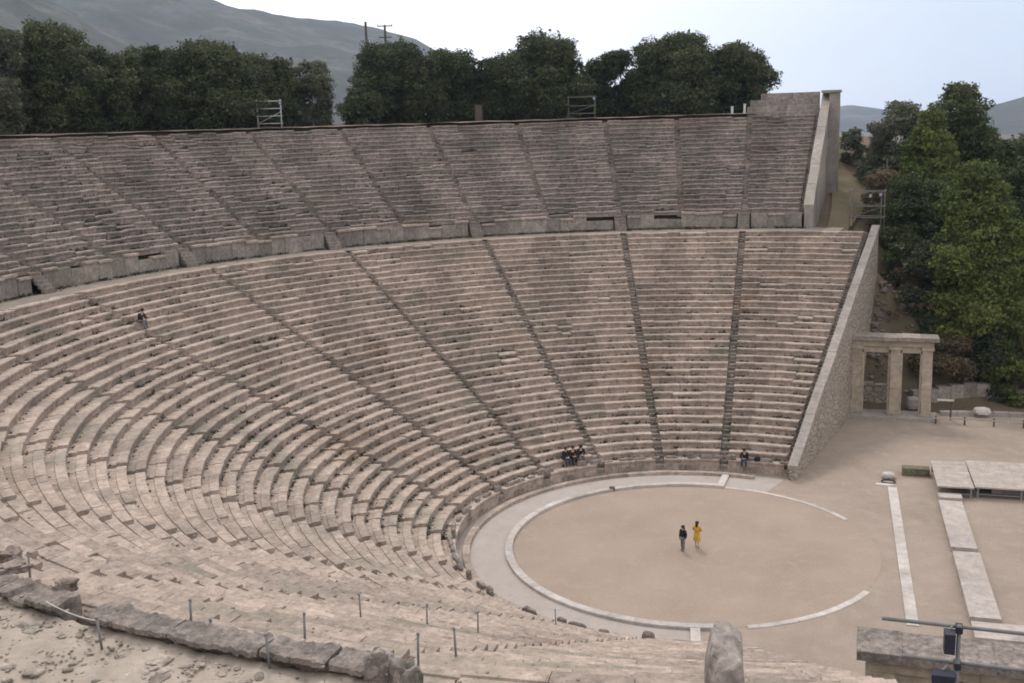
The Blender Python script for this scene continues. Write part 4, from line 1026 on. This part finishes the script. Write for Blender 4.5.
GS = 'three people sitting together on the front rows'
for (xx, yy, lab, mt, ps) in ((3.52, 1, 'seated person with reddish hair at the left end of the group of three', dict(top=M_cblack, legs=M_cblue, hair=M_hairr), sit(.06)),
        (3.405, 1, 'seated person in black in the middle of the group of three', dict(top=M_cblack, legs=M_cblack), sit(.12)),
        (3.27, 1, 'seated person in black at the right end of the group of three', dict(top=M_cblack, legs=M_cgrey, long=True), sit(.16, .14)),
        (1.45, 13.75, 'lone person in dark clothes sitting on the lowest row near the far gate', dict(top=M_cblack, legs=M_cblue), sit(.2)),
        (-34.2, -.35, 'lone person in dark clothes sitting high up on the left rows', dict(top=M_cblack, legs=M_cgrey), sit(.18))):
    p, yw, k = onrow(xx, yy)
    person(lab, tuple(p), yw, ps, mt, 1.0, GS if 'three' in lab else None)
p, yw, k = onrow(2.25, 13.7); mb = MB(); mb.rock((0, 0, 0), (.2, .14, .17), 8.8, .15, .3, 2); ob = mb.build('backpack', M_cblack, smooth=True); ob.location = p + Vector((0, 0, .15)); tag(ob, 'dark bag on the seat beside the lone person near the far gate', 'bag')

# ------------------------------------------------------------------ haze
mb = MB(); mb.box(-5000, 5000, -5000, 5000, -110, 300); hz = mb.build('haze', bpy.data.materials.new('haze air'))
hm = hz.data.materials[0]; hm.use_nodes = True; hm.node_tree.nodes.clear()
vo = hm.node_tree.nodes.new('ShaderNodeVolumePrincipled'); ou = hm.node_tree.nodes.new('ShaderNodeOutputMaterial')
vo.inputs['Color'].default_value = (.60, .74, 1.0, 1); vo.inputs['Density'].default_value = .0001; vo.inputs['Anisotropy'].default_value = .3
hm.node_tree.links.new(vo.outputs[0], ou.inputs['Volume']); hz['kind'] = 'stuff'; hz['label'] = 'thin pale haze over the distant hills'; hz['category'] = 'haze'

# ------------------------------------------------------------------ light, sky
SUN_EL, SUN_AZ = R_(52), R_(118)     # azimuth measured from +X, counter-clockwise
W = bpy.data.worlds.new('World'); sc.world = W; W.use_nodes = True; nt = W.node_tree; nt.nodes.clear()
out = nt.nodes.new('ShaderNodeOutputWorld'); bg = nt.nodes.new('ShaderNodeBackground'); bg.inputs[1].default_value = .1
sky = nt.nodes.new('ShaderNodeTexSky'); sky.sky_type = 'NISHITA'; sky.sun_disc = False; sky.sun_elevation = SUN_EL; sky.sun_rotation = math.pi / 2 - SUN_AZ; sky.dust_density = 2.0
tc = nt.nodes.new('ShaderNodeTexCoord'); sep = nt.nodes.new('ShaderNodeSeparateXYZ'); nt.links.new(tc.outputs['Generated'], sep.inputs[0])
mp = nt.nodes.new('ShaderNodeMapping'); mp.inputs['Scale'].default_value = (1, 1, 3); nt.links.new(tc.outputs['Generated'], mp.inputs[0])
cn = noise_n(nt, mp.outputs[0], 1.6, 5, .55)
dot = nt.nodes.new('ShaderNodeVectorMath'); dot.operation = 'DOT_PRODUCT'; nt.links.new(tc.outputs['Generated'], dot.inputs[0]); dot.inputs[1].default_value = (math.cos(R_(72)), math.sin(R_(72)), .1)
thin = ramp(nt, dot.outputs['Value'], [(.80, g(1)), (.975, g(.08))])            # thinner cloud towards the right of the view
cl = mix(nt, 1.0, ramp(nt, cn, [(.25, g(.78)), (.6, g(1))]), thin, 'MULTIPLY')
cloudc = mix(nt, cn, (13.0, 13.2, 13.6), (15.5, 15.5, 15.5))
skc = mix(nt, cl, mix(nt, .75, sky.outputs[0], (7.4, 8.5, 10.5)), cloudc)
nt.links.new(skc, bg.inputs[0]); nt.links.new(bg.outputs[0], out.inputs[0])
sd = bpy.data.lights.new('Sun', 'SUN'); sd.energy = 1.5; sd.angle = R_(11); sd.color = (1, .95, .88); so = bpy.data.objects.new('sun', sd); COL.objects.link(so)
dv = Vector((math.cos(SUN_AZ) * math.cos(SUN_EL), math.sin(SUN_AZ) * math.cos(SUN_EL), math.sin(SUN_EL))); so.rotation_euler = dv.to_track_quat('Z', 'Y').to_euler()

# ------------------------------------------------------------------ camera
cd = bpy.data.cameras.new('Camera'); cam = bpy.data.objects.new('Camera', cd); COL.objects.link(cam); sc.camera = cam
Mx = Matrix((RT, UP, -F_)).transposed().to_4x4(); Mx.translation = CAM; cam.matrix_world = Mx
cd.sensor_width = 36; cd.lens = FPX / 1024 * 36; cd.clip_start = .2; cd.clip_end = 30000
for o in bpy.data.objects:
    if '_o' in o: del o['_o']
sc.view_settings.view_transform = 'Standard'; sc.view_settings.look = 'None'; sc.view_settings.gamma = 1; sc.view_settings.exposure = .02
sc.render.engine = 'CYCLES'; sc.cycles.filter_width = 1.8; sc.cycles.max_bounces = 6; sc.cycles.volume_bounces = 1; sc.cycles.use_denoising = True
